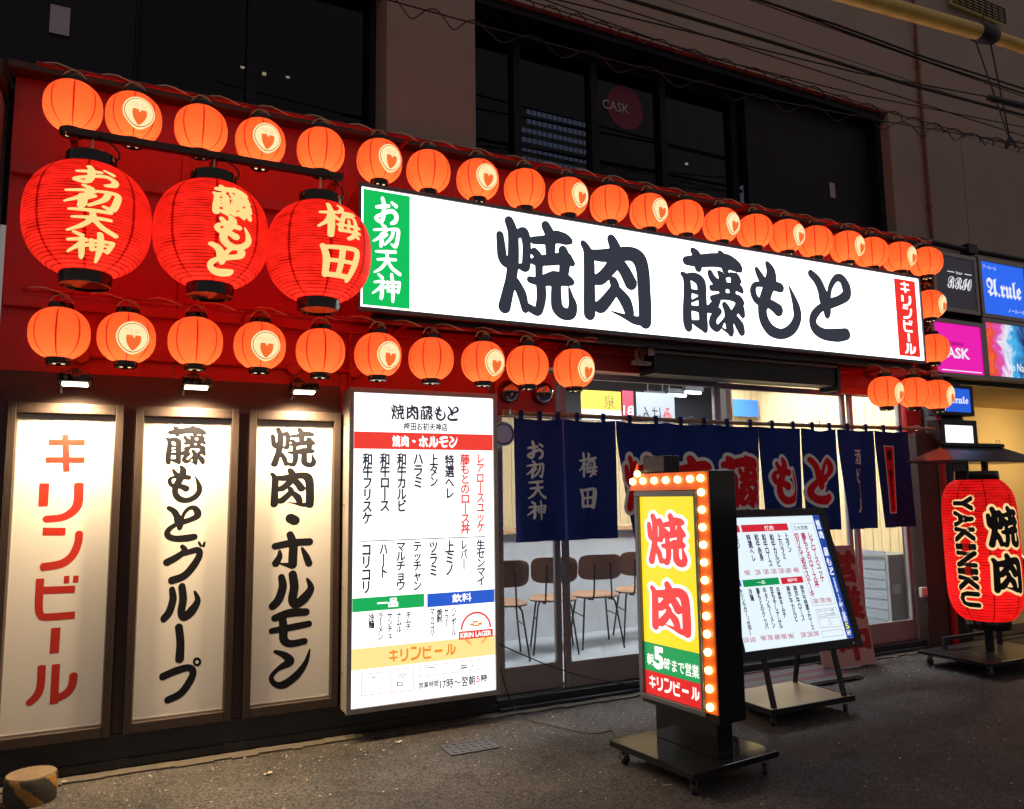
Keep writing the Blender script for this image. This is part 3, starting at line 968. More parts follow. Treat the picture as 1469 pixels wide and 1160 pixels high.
# pine boarded wall on the right: single boards
WB = thing('boarded_wall', 'pale pine boarded wall inside the dining room', 'wall', (7.3, 6.5, .1))
one('backing', M['brown_wall'], WB, lambda b: (b.box(7.34, 7.44, 5.3, 8.0, .1, 2.95), b.box(6.9, 7.34, 7.62, 7.7, .1, 2.95)))
y = 5.32
rnd = random.Random(5)
while y < 7.6:
    w = .105
    one('board', M['plank'], WB, lambda b: b.box(7.318 + rnd.uniform(-.002, .002), 7.338, y, y + w - .005, .1, 2.92))
    y += w
x = 6.92
while x < 7.3:
    one('board', M['plank'], WB, lambda b: b.box(x, x + .1, 7.6 + rnd.uniform(-.002, .002), 7.618, .1, 2.92))
    x += .105
x = 2.22
while x < 6.85:
    one('board', M['plank'], WB, lambda b: b.box(x, x + .125, 8.47 + rnd.uniform(-.002, .002), 8.495, .1, 2.45))
    x += .13
CT = thing('counter', 'grey mortar bar counter with pine top behind the chairs', 'counter', (3.6, 7.05, .1))
one('front', M['concrete_counter'], CT, lambda b: b.box(2.25, 5.02, 6.98, 7.3, .1, 1.12))
one('top', M['pine_top'], CT, lambda b: b.box(2.25, 5.06, 6.92, 7.5, 1.122, 1.17), bevel=.006)
PT = thing('table_caddy', 'small white and red condiment caddy on the pine counter', 'caddy', (4.62, 7.0, 1.171))
one('box', M['plastic_white'], PT, lambda b: b.box(4.56, 4.68, 6.96, 7.04, 1.172, 1.21), bevel=.008)
one('lid', M['red_steel'], PT, lambda b: b.box(4.565, 4.61, 6.965, 7.035, 1.211, 1.222))
CB = thing('storage_cabinet', 'low grey ribbed cabinet against the pine boards', 'cabinet', (7.1, 6.0, .1))
one('body', M['cabinet'], CB, lambda b: b.box(6.95, 7.31, 5.5, 6.8, .12, .82))
for z in np.arange(.2, .8, .1):
    one('rib', M['cabinet'], CB, lambda b: b.box(6.94, 6.949, 5.52, 6.78, z, z + .085))
one('steel_edge', M['aluminium'], CB, lambda b: (b.box(6.925, 7.31, 5.47, 6.82, .822, .85), b.box(6.92, 6.955, 5.465, 5.498, .1, .82), b.box(6.92, 6.955, 6.0, 6.03, .1, .82)))

tubes = [(940, 570), (971, 567), (994, 563)]
for k, (px, py) in enumerate(tubes):
    P = at_z(px, py, 2.56)
    T = thing('ceiling_tube_light', 'white fluorescent ceiling light glowing above the doorway curtain', 'lamp', (P[0], P[1], 2.5), 'fluorescent lights of the dining room')
    L = (.34, .28, .24)[k]
    one('housing', M['dark_steel'], T, lambda b: b.box(P[0] - L / 2, P[0] + L / 2, P[1] - .03, P[1] + .03, 2.575, 2.63))
    one('tube', M['tube'], T, lambda b: b.tube([(P[0] - L / 2 + .02, P[1], 2.56), (P[0] + L / 2 - .02, P[1], 2.56)], .014, 10))
    one('hanger', M['dark_steel'], T, lambda b: (b.tube([(P[0] - .1, P[1], 2.63), (P[0] - .1, P[1], 3.1)], .006), b.tube([(P[0] + .1, P[1], 2.63), (P[0] + .1, P[1], 3.1)], .006)))
for x, y in ((3.2, 5.62), (4.6, 5.62), (6.3, 6.0), (6.3, 6.9)):  # panel lights out of view, added to brighten the room
    T = thing('added_panel_light', 'unseen white ceiling panel light added to brighten the dining room', 'lamp', (x, y, 3.04), 'added panel lights of the dining room')
    one('housing', M['plastic_white'], T, lambda b: b.box(x - .62, x + .62, y - .17, y + .17, 3.045, 3.099))
    one('diffuser', em('added_panel_diffuser', (0.93, 0.96, 1.0), 85.0), T, lambda b: b.box(x - .60, x + .60, y - .15, y + .15, 3.037, 3.044))

# banners seen through the glass over the curtain
def banner(name, label, Y, px0, py0, px1, py1, col, txts):
    pl = wall_plane(Y)
    a, c = pl.uv(px0, py0), pl.uv(px1, py1)
    T = thing(name, label, 'banner', ((a[0] + c[0]) / 2, Y, c[1]))
    one('sheet', pm(name + '_sheet', col, 0.6, var=.06, emit=col, es=.02), T, lambda b: b.box(a[0], c[0], Y - .006, Y, c[1], a[1]))
    for s, (fx0, fy0, fx1, fy1), colr in txts:
        tb = flat()
        w, h = c[0] - a[0], a[1] - c[1]
        put_text(tb, s, pl, (a[0] + fx0 * w, c[1] + fy0 * h, a[0] + fx1 * w, c[1] + fy1 * h), .009, bold=.008)
        tb.build('lettering', pm(name + '_ink', colr, 0.6), T)
banner('yellow_banner', 'yellow and white banner hung behind the door glass', 6.2, 833, 559, 891, 604, (0.50, 0.33, 0.015), [('泉', (.55, .40, .85, .9), (.16, .12, .02))])
YB = bpy.data.objects['yellow_banner']
_a, _c = wall_plane(6.2).uv(833, 559), wall_plane(6.2).uv(891, 604)
one('white_strip', pm('banner_white_strip', (.5, .5, .5), .6), YB, lambda b: b.box(_a[0] + .002, _c[0] - .002, 6.190, 6.1938, _c[1] + .002, _c[1] + (_a[1] - _c[1]) * .36))
banner('red_banner', 'dark red banner with white B1 behind the door glass', 6.25, 892, 560, 909, 604, (0.33, 0.015, 0.04), [('B1', (.95, .2, .05, .5), (.7, .7, .7))])
banner('white_banner', 'white banner with black brush marks and red figure behind the glass', 6.4, 912, 562, 968, 606, (0.26, 0.28, 0.30), [('ん', (.35, .05, .05, .5), (.02, .02, .03)), ('は', (.62, .05, .38, .5), (.02, .02, .03)), ('み', (.9, .05, .68, .5), (.5, .02, .03))])
banner('blue_poster', 'blue poster on the back wall beside the pine boards', 7.5, 1051, 572, 1088, 598, (0.03, 0.16, 0.55), [])

# ------------------------------------------------------------------ chairs
def make_chair():
    o = thing('chair', 'walnut plywood chair with thin black legs', 'chair', (0, 0, 0), 'bent plywood chairs in front of the counter')
    b = MB()                                              # seat, dished
    nx_, ny_ = 10, 10
    for top in (0, 1):
        vs, fs = [], []
        for j in range(ny_ + 1):
            for i in range(nx_ + 1):
                s, t = i / nx_ * 2 - 1, j / ny_ * 2 - 1
                k = 1 - .10 * max(0, t)
                rx = .215 * k * (1 - .06 * t * t)
                sx = s * (1 - .18 * (abs(t) ** 6))
                ty = t * (1 - .18 * (abs(s) ** 6))
                vs.append((sx * rx, ty * .205, .455 - .014 * (1 - s * s) * (1 - t * t) + .012 * max(0, t) ** 2 + (.012 if top else 0)))
        for j in range(ny_):
            for i in range(nx_):
                q = (j * (nx_ + 1) + i, j * (nx_ + 1) + i + 1, (j + 1) * (nx_ + 1) + i + 1, (j + 1) * (nx_ + 1) + i)
                fs.append(q if top else q[::-1])
        b.add(vs, fs)
    so = b.build('seat', M['plywood'], o, True)
    for sx in (-.06, .06):
        one('rivet', M['chrome'], so, lambda q: q.lathe((sx, -.13, .462), [(.009, 0), (.008, .004), (0, .006)], 8))
    b = MB()                                              # back, a rounded curved shell
    for side in (0, 1):
        vs, fs = [], []
        for j in range(9):
            for i in range(13):
                s, t = i / 6 - 1, j / 4 - 1
                sx = s * (1 - .11 * abs(t) ** 5)
                tz = t * (1 - .17 * abs(s) ** 6)
                vs.append((sx * .21, -.215 + .05 * s * s - .02 * t - (.011 if side else 0), .735 + tz * .115))
        for j in range(8):
            for i in range(12):
                q = (j * 13 + i, j * 13 + i + 1, (j + 1) * 13 + i + 1, (j + 1) * 13 + i)
                fs.append(q if side else q[::-1])
        b.add(vs, fs)
    b.build('backrest', M['back_ply'], o, True)
    for sx in (-1, 1):
        one('back_support', M['black'], o, lambda q: q.tube([(sx * .075, -.245, .78), (sx * .08, -.238, .62), (sx * .085, -.235, .50), (sx * .09, -.21, .445), (sx * .10, -.10, .435)], .008, 8), True)
        for sy in (-1, 1):
            one('leg', M['black'], o, lambda q: q.tube([(sx * .13, sy * .10, .445), (sx * .15, sy * .14, .41), (sx * .20, sy * .215, 0.0)], .0085, 8), True)
        one('stretcher', M['black'], o, lambda q: q.tube([(sx * .165, -.165, .29), (sx * .165, .165, .29)], .006, 6), True)
    one('seat_frame', M['black'], o, lambda q: (q.tube([(-.13, -.10, .442), (-.13, .10, .442)], .008), q.tube([(.13, -.10, .442), (.13, .10, .442)], .008), q.tube([(-.13, .0, .442), (.13, .0, .442)], .008)))
    return o


proto = make_chair()
spots = [(2.98, 6.28, -16), (3.52, 6.33, -24), (3.99, 6.36, -14), (4.52, 6.43, -20), (5.05, 6.5, -15)]
for i, (x, y, a) in enumerate(spots):
    o = proto if i == 0 else copy_tree(proto)
    o.location = (x, y, .1)
    o.rotation_euler.z = math.radians(a)

# ------------------------------------------------------------------ wall panels with floodlights
PP = wall_plane(5.08)
panels = [
    ('tall white framed panel with red katakana lettering', -.575, -.085, None),
    ('tall white framed panel with black brush lettering 藤もとグループ, between two other panels', .065, .555, None),
    ('tall white framed panel with black brush lettering 焼肉・ホルモン, next to the menu light box', .705, 1.19, None)]
ZB, ZT = .255, 1.995
def glyph_px(b, ch, pl, x0, y0, x1, y1, n, mi=0, **k):
    """box given by the pixel edges of a character: left/right at mid height, top/bottom at mid width"""
    xm, ym = (x0 + x1) / 2, (y0 + y1) / 2
    u0, u1 = pl.uv(x0, ym)[0], pl.uv(x1, ym)[0]
    v1, v0 = pl.uv(xm, y0)[1], pl.uv(xm, y1)[1]
    put_glyph(b, ch, pl, (u0, v0, u1, v1), n, mi, **k)

for k, (lab, u0, u1, _) in enumerate(panels):
    T = thing('panel_sign', lab, 'sign', ((u0 + u1) / 2, 5.1, ZB - .05), 'framed panel signs on the wall')
    one('board', M['board_white'], T, lambda b: b.box(u0, u1, 5.08, 5.104, ZB, ZT))
    one('trim', M['aluminium'], T, lambda b: (b.box(u0, u1, 5.072, 5.0795, ZB, ZB + .008), b.box(u0, u0 + .006, 5.072, 5.0795, ZB + .009, ZT), b.box(u1 - .006, u1, 5.072, 5.0795, ZB + .009, ZT)))
    one('stile', M['wood_frame'], T, lambda b: b.box(u0 - .042, u0 - .001, 5.03, 5.104, ZB - .06, ZT + .062), bevel=.003)
    one('stile', M['wood_frame'], T, lambda b: b.box(u1 + .001, u1 + .042, 5.03, 5.104, ZB - .06, ZT + .062), bevel=.003)
    one('cross_rail', M['wood_frame_h'], T, lambda b: b.box(u0 - .0005, u1 + .0005, 5.032, 5.104, ZT + .003, ZT + .06), bevel=.003)
    one('cross_rail', M['wood_frame_h'], T, lambda b: b.box(u0 - .0005, u1 + .0005, 5.032, 5.104, ZB - .058, ZB - .002), bevel=.003)
    lb = flat()
    if k == 0:
        for ch, q in zip(KIRIN, ((61, 618.5, 127, 681), (55, 688, 119, 749), (54, 756, 118, 818), (50, 823, 115, 889), (72, 896, 86, 941), (37, 948, 111, 1015))):
            glyph_px(lb, ch, PP, *q, .0005, res=64)
        lb.build('lettering', M['kirin_red'], T)
    elif k == 1:
        for ch, q in zip('藤もとグループ', ((237, 610, 296, 667), (240, 667, 290, 721), (236, 725, 288, 777), (234, 777, 294, 837), (231, 836, 288, 891), (250, 894, 265, 951), (228, 945, 288, 1007))):
            glyph_px(lb, ch, PP, *q, .0005, res=64)
        lb.build('lettering', M['ink'], T)
    else:
        for ch, q in zip('焼肉・ホルモン', ((388, 613, 454, 670), (387, 671, 451, 729), (409.5, 736.5, 430, 753), (389.5, 761.5, 449, 816), (386, 818, 451, 873), (385.5, 873, 447.5, 928.5), (386, 930, 445, 986.5))):
            glyph_px(lb, ch, PP, *q, .0005, res=64)
        lb.build('lettering', M['ink'], T)

for a_, c_, y_ in ((-.69, -.62, 5.06), (-.04, .02, 5.07), (.60, .66, 5.07), (1.235, 2.34, 5.09)):
    one('batten', M['brown_wall'], SF, lambda b: b.box(a_, c_, y_, 5.104, .2, 2.05))

FL = [(105, 548), (279, 553), (434, 560)]
for k, (px, py) in enumerate(FL):
    P = at_y(px, py, 4.93)
    x, z = P[0], P[2]
    T = thing('floodlight', 'small black floodlight shining down on a wooden framed panel', 'lamp', (x, 5.1, z), 'floodlights above the panel signs')
    one('wall_mount', M['black'], T, lambda b: b.lathe((x, YW, z + .07), [(.035, 0), (.035, .025), (.02, .03)], 16, axis='y'), bevel=.003)
    one('arm', M['black'], T, lambda b: b.tube([(x, 5.075, z + .07), (x, 5.01, z + .075), (x, 4.97, z + .05)], .011), True)
    one('bracket_ring', M['dark_steel'], T, lambda b: b.tube([(x - .075, 4.96 + .0 * t, z) if False else (x - .06 + .0, 4.985 - .05 * math.cos(t), z + .052 * math.sin(t)) for t in np.linspace(0, 2 * PI, 17)], .006, 6, cap=False))
    h = one('head', M['black_gloss'], T, lambda b: b.obox((x + .01, 4.93, z + .012), (.17, 0, 0), (0, .115, -.02), (0, .007, .045)), bevel=.006)
    for i in range(9):
        one('fin', M['dark_steel'], h, lambda b: b.obox((x - .06 + i * .0175, 4.933, z + .043), (.005, 0, 0), (0, .10, -.017), (0, .004, .022)))
    one('lens', M['lens'], T, lambda b: b.obox((x + .01, 4.926, z - .0135), (.125, 0, 0), (0, .055, -.0096), (0, .0007, .004)))
    ld = bpy.data.lights.new('flood_beam', 'SPOT')
    ld.energy = 185
    ld.color = (1.0, 0.74, 0.42)
    ld.spot_size = math.radians(150)
    ld.spot_blend = 0.9
    ld.shadow_soft_size = 0.04
    lo = bpy.data.objects.new('flood_beam', ld)
    COL.objects.link(lo)
    lo.parent = T
    lo.location = (.01, 4.90 - 5.1, -.022)
    lo.rotation_euler = (math.radians(6), 0, 0)

# conduit with round junction boxes
CN = thing('conduit', 'red painted conduit with round junction boxes along the wall', 'pipe', (1.0, YW, 2.3))
zc = at_y(300, 521, 5.07)[2]
one('pipe', M['red_steel'], CN, lambda b: b.tube([(-.3, 5.075, zc), (1.30, 5.075, zc)], .011, 8), True)
one('pipe', M['red_steel'], CN, lambda b: b.tube([(1.30, 5.075, 2.2), (1.30, 5.075, 2.62)], .011, 8), True)
for px in (115, 422, 510):
    xx = at_y(px, 529, 5.06)[0]
    one('junction_box', M['red_steel'], CN, lambda b: b.lathe((xx, 5.095, zc), [(.045, 0), (.045, .03), (.038, .037), (0, .038)], 20, axis='y'), True)

# ------------------------------------------------------------------ paper lanterns
def lan_rad(z, R, Hh, p=2.35):
    return R * max(0.0, 1 - (abs(z) / (Hh * 1.07)) ** p) ** 0.5


def make_lantern(name, label, R, Hh, paper, caps=(.42, .40), cap_h=.03, seg=40, rings=22, p=2.35, vents=True, handle=True, watt=1.7):
    """origin in the middle of the paper body"""
    o = thing(name, label, 'lantern')
    prof = []
    for i in range(rings + 1):
        z = -Hh + 2 * Hh * i / rings
        prof.append((lan_rad(z, R, Hh, p), z))
    b = MB()
    b.lathe((0, 0, 0), prof, seg)
    b.f = [f for f in b.f if len(f) == 4]
    b.m = [0] * len(b.f)
    body = b.build('paper', paper, o, True)
    bl_ = bpy.data.lights.new('lantern_bulb', 'POINT')
    bl_.energy = watt
    bl_.color = (1.0, 0.95, 0.9)
    bl_.shadow_soft_size = R * .12
    lo_ = bpy.data.objects.new('lantern_bulb', bl_)
    COL.objects.link(lo_)
    lo_.parent = o
    lo_.location = (0, 0, -Hh * .42)
    rt, rb = lan_rad(Hh, R, Hh, p), lan_rad(-Hh, R, Hh, p)
    one('top_cap', M['black_gloss'], o, lambda q: q.lathe((0, 0, Hh), [(rt * .55, -.004), (rt + .004, -.004), (rt + .006, .003), (rt + .002, cap_h), (rt - .006, cap_h + .002), (rt - .01, cap_h - .006), (.0, cap_h - .006)], 28), True)
    bc = one('bottom_cap', M['black_gloss'], o, lambda q: q.lathe((0, 0, -Hh), [(.0, -cap_h + .006), (rb - .012, -cap_h + .006), (rb - .008, -cap_h - .002), (rb + .002, -cap_h), (rb + .006, -.003), (rb + .004, .004), (rb * .55, .004)], 28), True)
    if vents:
        for k in range(4):
            t = PI / 4 + k * PI / 2
            one('vent', M['vent_glow'], bc, lambda q: q.lathe((rb * .52 * math.cos(t), rb * .52 * math.sin(t), -Hh - cap_h + .003), [(rb * .16, 0), (rb * .16, .002)], 8))  # glowing discs stand in for bulb light through the cap holes
    if handle:
        one('handle', M['wire'], o, lambda q: (q.tube([(rt * math.cos(t), 0, Hh + cap_h * .6 + .062 * math.sin(t)) for t in np.linspace(0, PI, 11)], .0042, 5),
                                             q.tube([(rt * .3 * math.cos(t) + .02, .01 * math.sin(3 * t), Hh + cap_h + .035 + .012 * math.sin(2 * t)) for t in np.linspace(0, 6, 14)], .0035, 5)), True)
    return o


def lan_wrap(R, Hh, phi, p=2.35):
    def w(u, v, n):
        r = lan_rad(v, R, Hh, p) + n
        a = phi + u / R
        return (r * math.cos(a), r * math.sin(a), v)
    return w


R_S, H_S = .148, .136
plain = make_lantern('paper_lantern', 'x', R_S, H_S, M['lan_orange'])
crest = make_lantern('paper_lantern', 'x', R_S, H_S, M['lan_orange'])
wr = lan_wrap(R_S, H_S, math.radians(-79))
def disc(b, cx, cy, r0, r1, n, rings=4, seg=36, mi=0):
    vs, fs = [], []
    for i in range(rings + 1):
        r = r0 + (r1 - r0) * i / rings
        for k in range(seg):
            t = 2 * PI * k / seg
            vs.append(wr(cx + r * math.cos(t), cy + r * math.sin(t), n))
    for i in range(rings):
        for k in range(seg):
            k2 = (k + 1) % seg
            fs.append((i * seg + k, i * seg + k2, (i + 1) * seg + k2, (i + 1) * seg + k))
    b.add(vs, fs, mi)
CV = -.020
cb = flat()
disc(cb, 0, CV, .001, .0885, .0020, 7, mi=0)
disc(cb, 0, CV, .0750, .0795, .0030, 1, mi=2)
gy = CV - .018                                                     # the fruit shaped mark
out_ = [(-.033, .020), (-.030, .026), (-.016, .0255), (-.005, .024), (-.0035, .013), (.0035, .013), (.005, .024), (.016, .0255), (.030, .026), (.033, .020), (.034, .002), (.028, -.020), (.015, -.037), (.004, -.046), (-.004, -.046), (-.015, -.037), (-.028, -.020), (-.034, .002)]
vs, fs = [wr(0, gy - .008, .0042)], []
nr = 5
for k in range(1, nr + 1):
    for x, y in out_: vs.append(wr(x * 1.12 * k / nr, gy - .008 + (y * 1.12 + .008) * k / nr, .0042))
no = len(out_)
for i in range(no): fs.append((0, 1 + i, 1 + (i + 1) % no))
for k in range(nr - 1):
    for i in range(no): fs.append((1 + k * no + i, 1 + (k + 1) * no + i, 1 + (k + 1) * no + (i + 1) % no, 1 + k * no + (i + 1) % no))
cb.add(vs, fs, 1)
for s in (-1, 1):
    for x0, y0, x1, y1 in ((.004, .04, .02, .055), (.006, .03, .032, .042), (.03, .055, .048, .048)):
        v = [(s * x0, y0 + .002), (s * x1, y1 + .002), (s * x1, y1), (s * x0, y0)]
        cb.add([wr(a, c - .010 + CV, .0034) for a, c in v], [(0, 1, 2, 3)], 2)
co = cb.build('crest', [M['lan_crest_bg'], M['lan_crest_mark'], M['lan_crest_line']], crest)
co['label'] = 'cream round crest with an orange fruit mark'

LY = 4.74
up_px = [105, 192, 288.5, 374, 460, 544, 615, 684.5, 752, 815, 874, 931, 984, 1035, 1082, 1128, 1171, 1214, 1251, 1290, 1327]
row_z = at_y(615, 246.5, LY)[2]
lo_px = [85.6, 182, 280.6, 372.6, 460, 542, 619, 692.7, 757, 823]
low_z = at_y(460, 503, LY)[2]
used = {0: False, 1: False}
def place(kind, loc, label, group, rz=0.0):
    src = crest if kind else plain
    o = src if not used[kind] else copy_tree(src)
    used[kind] = True
    o.location = loc
    o.rotation_euler.z = rz
    tag(o, label, 'lantern', group)
    return o
LAB = ['plain orange round paper lantern in the row %s', 'orange round paper lantern with cream crest in the row %s']
rj = random.Random(11)
for i, px in enumerate(up_px):
    x = at_y(px, 155 + (px - 105) * .18, LY)[0]
    k = i % 2
    place(k, (x, LY + rj.uniform(-.01, .01), row_z + rj.uniform(-.006, .006)), LAB[k] % 'along the wall top', 'lanterns in the upper row', math.radians(rj.uniform(-5, 5)))
for i, px in enumerate(lo_px):
    x = at_y(px, 475 + (px - 85) * .075, LY)[0]
    k = i % 2
    place(k, (x, LY + rj.uniform(-.01, .01), low_z + rj.uniform(-.006, .006)), LAB[k] % 'above the framed panels', 'lanterns in the lower row', math.radians(rj.uniform(-5, 5)))
xc = at_y(1333, 437, 4.82)
place(1, (xc[0], 4.82, xc[2]), 'crested orange paper lantern in the column beside the signboard end', 'lanterns at the signboard end')
xc2 = at_y(1338, 500, 4.82)
place(0, (xc2[0], 4.82, xc2[2]), 'plain orange paper lantern in the column beside the signboard end', 'lanterns at the signboard end')
rb_px = [(1270.5, 562, 1), (1311, 563, 0), (1344, 566, 1)]
for px, py, k in rb_px:
    P = at_y(px, py, LY)
    place(k, tuple(P), LAB[k] % 'of three below the signboard', 'lanterns below the signboard end')

# hanging rails
def rail_thing(label, x0, x1, y, z, posts):
    T = thing('lantern_rail', label, 'rail', ((x0 + x1) / 2, y, z))
    one('bar', M['red_steel'], T, lambda b: b.tube([(x0, y, z), (x1, y, z)], .012, 8), True)
    for x in posts:
        one('bracket', M['red_steel'], T, lambda b: b.box(x - .008, x + .008, y + .010, YW - .001, z - .010, z + .010))
    tw = MB()
    n_ = int((x1 - x0) / .05)
    tw.tube([(x0 + (x1 - x0) * i / n_, y + .018 * math.cos(i * 1.1), z + .006 + .016 * math.sin(i * 1.1)) for i in range(n_ + 1)], .0042, 5)
    tw.build('twisted_wire', M['wire'], T, True)
    return T
rail_thing('thin red rail carrying the upper row of lanterns', -.55, 6.95, LY + .01, row_z + H_S + .085, [-.4, .6, 1.6, 2.6, 3.6, 4.6, 5.6, 6.6])
rail_thing('thin red rail carrying the lower row of lanterns', -.55, 3.05, LY + .01, low_z + H_S + .085, [-.4, .6, 1.6, 2.6])
P = at_y(1271, 562, LY)
rail_thing('short red rail carrying three lanterns under the signboard end', P[0] - .2, 6.98, LY + .01, P[2] + H_S + .085, [P[0] + .1, 6.8])
for (xa, z) in ((xc[0], xc[2]), (xc2[0], xc2[2])):
    hk = MB()
    hk.tube([(xa, 4.82, z + .17), (xa, 4.82, z + .225), (xa, 4.95, z + .23), (xa, YW, z + .23)], .007, 6)
    tag(hk.build('lantern_hook', M['red_steel'], smooth=True), 'small red hook holding a lantern beside the signboard end', 'hook', 'hooks beside the signboard end')

# three big lanterns
R_B, H_B, PB = .298, .285, 2.5
BY = 4.42
bigs = [((127, 317), 'お初天神', 'お初天神', -84), ((304, 338), '藤もと', '藤もと', -76), ((458, 363), '梅田', '梅田', -78)]
big_names = []
for (px, py), s, lab, ph in bigs:
    P = at_y(px, py, BY)
    o = make_lantern('big_lantern', 'large red paper lantern with %s cream characters %s under the bar' % ({4: 'four', 3: 'three', 2: 'two'}[len(lab)], lab), R_B, H_B, M['lan_red'], cap_h=.06, seg=56, rings=36, p=PB, vents=False, watt=3.2)
    o['group'] = 'large red lanterns'
    big_names.append((o, P))
    w = lan_wrap(R_B, H_B, math.radians(ph), PB)
    lb = flat()
    lay = {'お初天神': [(-.095, .092, .115, .205), (-.125, -.035, .125, .086), (-.115, -.148, .13, -.030), (-.135, -.262, .125, -.138)],
           '藤もと': [(-.10, .02, .115, .205), (-.085, -.145, .115, .025), (-.12, -.265, .095, -.125)],
           '梅田': [(-.135, .005, .13, .225), (-.12, -.215, .12, -.03)]}[s]
    for ch, q in zip(s, lay):
        put_glyph(lb, ch, None, q, .004, res=52, run=3, wrap=w, grow=.012)
    lb.build('lettering', M['lan_text'], o)
    o.location = tuple(P)
zbar = at_y(300, 222, BY)[2]
BR = thing('lantern_bar', 'black steel bar with brackets carrying three large red lanterns', 'rail', (.35, BY, zbar))
x0, x1 = at_y(95, 190, BY)[0], at_y(492, 255, BY)[0]
one('bar', M['brown_wall'], BR, lambda b: b.box(x0, x1, BY - .02, BY + .02, zbar - .02, zbar + .02), bevel=.003)
for x in (x0 + .03, (x0 + x1) / 2, x1 - .03):
    one('bracket', M['red_steel'], BR, lambda b: (b.box(x - .018, x + .018, BY + .021, YW - .001, zbar - .018, zbar + .018),
                                            b.obox((x, 4.80, zbar - .11), (.024, 0, 0), (0, .60, -.20), (0, .012, .036))))
for o, P in big_names:
    one('hanger', M['wire'], BR, lambda b: b.tube([(P[0], BY, zbar - .021), (P[0], BY, P[2] + H_B + .05)], .006), True)
    one('flex', M['rubber'], BR, lambda b: b.tube([(P[0] + .03 + .10 * math.sin(t * 2.6), BY - .03, zbar - .01 - t * (zbar - P[2] - H_B - .03)) for t in np.linspace(0, 1, 9)], .005), True)

# ------------------------------------------------------------------ main signboard
SY = 4.70
SP = wall_plane(SY)
su0, sv1 = SP.uv(518.7, 267.3)
su1, sv0 = SP.uv(1325.9, 517.5)
su1 = (su1 + SP.uv(1316.8, 399.6)[0]) / 2
WHITE = 2.6
SG = thing('signboard', 'long white light box signboard with black 焼肉藤もと lettering', 'sign', ((su0 + su1) / 2, 5.0, sv0))
one('housing', M['red_steel'], SG, lambda b: b.box(su0 - .012, su1 + .012, SY + .012, 4.98, sv0 - .018, sv1 + .018), bevel=.004)
one('edge_frame', M['sign_edge'], SG, lambda b: (b.box(su0 - .02, su1 + .02, SY - .012, SY + .011, sv1 + .001, sv1 + .028), b.box(su0 - .02, su1 + .02, SY - .012, SY + .011, sv0 - .028, sv0 - .001),
                                               b.box(su0 - .02, su0 - .001, SY - .012, SY + .011, sv0 - .0005, sv1 + .0005), b.box(su1 + .001, su1 + .02, SY - .012, SY + .011, sv0 - .0005, sv1 + .0005)), bevel=.003)
one('face', em('lit_white_film', (1.0, 0.99, 0.985), WHITE), SG, lambda b: b.sheet(SP, su0, sv0, su1, sv1, 0))
gb = SP.uv(588, 300)[0]
one('green_field', em('lit_green_film', (0.0, 0.52, 0.10), 1.0), SG, lambda b: b.sheet(SP, su0 + .012, sv0 + .012, gb, sv1 - .012, .002))
ra, rb_ = SP.uv(1286, 455)[0], SP.uv(1316, 455)[0]
one('red_field', em('lit_red_film', (0.86, 0.028, 0.018), 1.0), SG, lambda b: b.sheet(SP, ra, sv0 + .03, rb_, sv1 - .03, .002))
inkfilm = em('lit_black_film', (0.028, 0.034, 0.050), 1.0)
lb = flat()
for ch, q in zip('焼肉藤もと', ((712, 314.5, 826.5, 455), (833.5, 337, 933, 467.5), (976.5, 357, 1067, 480.5), (1076, 376, 1147.5, 485.5), (1159, 390.5, 1221.5, 489.5))):
    xm, ym = (q[0] + q[2]) / 2, (q[1] + q[3]) / 2
    glyph_px(lb, ch, SP, *q, .003, res=90)
lb.build('lettering', inkfilm, SG)
whitefilm = em('lit_white_letters', (1.0, 1.0, 0.98), 1.8)
lb = flat()
for ch, q in zip('お初天神', ((537, 283, 571, 321.5), (534.5, 321, 573.5, 356), (536, 358, 575.5, 394), (533.5, 391, 574.5, 433.5))):
    glyph_px(lb, ch, SP, *q, .004, grow=.004)
cr = Crop(SP, 1100, 280, 4.8333)
for ch, q in zip(KIRIN, ((920, 597, 990, 682), (932, 690, 998, 770), (938, 775, 1005, 858), (945, 862, 1012, 948), (975, 952, 990, 1020), (955, 1022, 1030, 1107))):
    put_glyph(lb, ch, SP, cr.box(*q), .004)
lb.build('lettering', whitefilm, SG)
for x in (su0 + .3, (su0 + su1) / 2, su1 - .3):
    one('bracket', M['dark_steel'], SG, lambda b: (b.box(x - .02, x + .02, 4.981, YW - .001, sv1 - .1, sv1 - .05), b.box(x - .02, x + .02, 4.981, YW - .001, sv0 + .05, sv0 + .1)))

# dark roller blind box and the steelwork under the signboard
BX = thing('roller_blind_box', 'long black roller blind box under the signboard', 'blind box', (4.6, 4.95, 2.48))
bp = wall_plane(4.90)
bu0 = bp.uv(938, 520)[0]; bu1 = bp.uv(1198, 540)[0]
one('housing', M['black'], BX, lambda b: b.box(bu0, bu1, 4.90, YW - .002, 2.44, 2.64), bevel=.006)
one('front_bar', M['aluminium'], BX, lambda b: b.box(bu0 - .01, bu1 + .01, 4.875, 4.899, 2.60, 2.625), bevel=.003)
one('end_cap', M['dark_steel'], BX, lambda b: b.box(bu1 + .011, bu1 + .05, 4.88, YW - .002, 2.40, 2.66), bevel=.004)
one('end_cap', M['plastic_white'], BX, lambda b: b.box(bu0 - .05, bu0 - .011, 4.87, 4.91, 2.58, 2.635), bevel=.004)
ST = thing('signboard_support', 'dark steel angle frame under the signboard', 'steel frame', (4.0, 4.9, 2.66))
one('angle', M['dark_steel'], ST, lambda b: b.box(su0 + .1, su1 - .05, 4.78, 4.83, sv0 - .075, sv0 - .021), bevel=.003)
for x in (2.9, 6.25):
    one('brace', M['red_steel'], ST, lambda b: b.obox((x, 4.96, sv0 - .16), (.03, 0, 0), (0, .27, .19), (0, -.02, .03)))
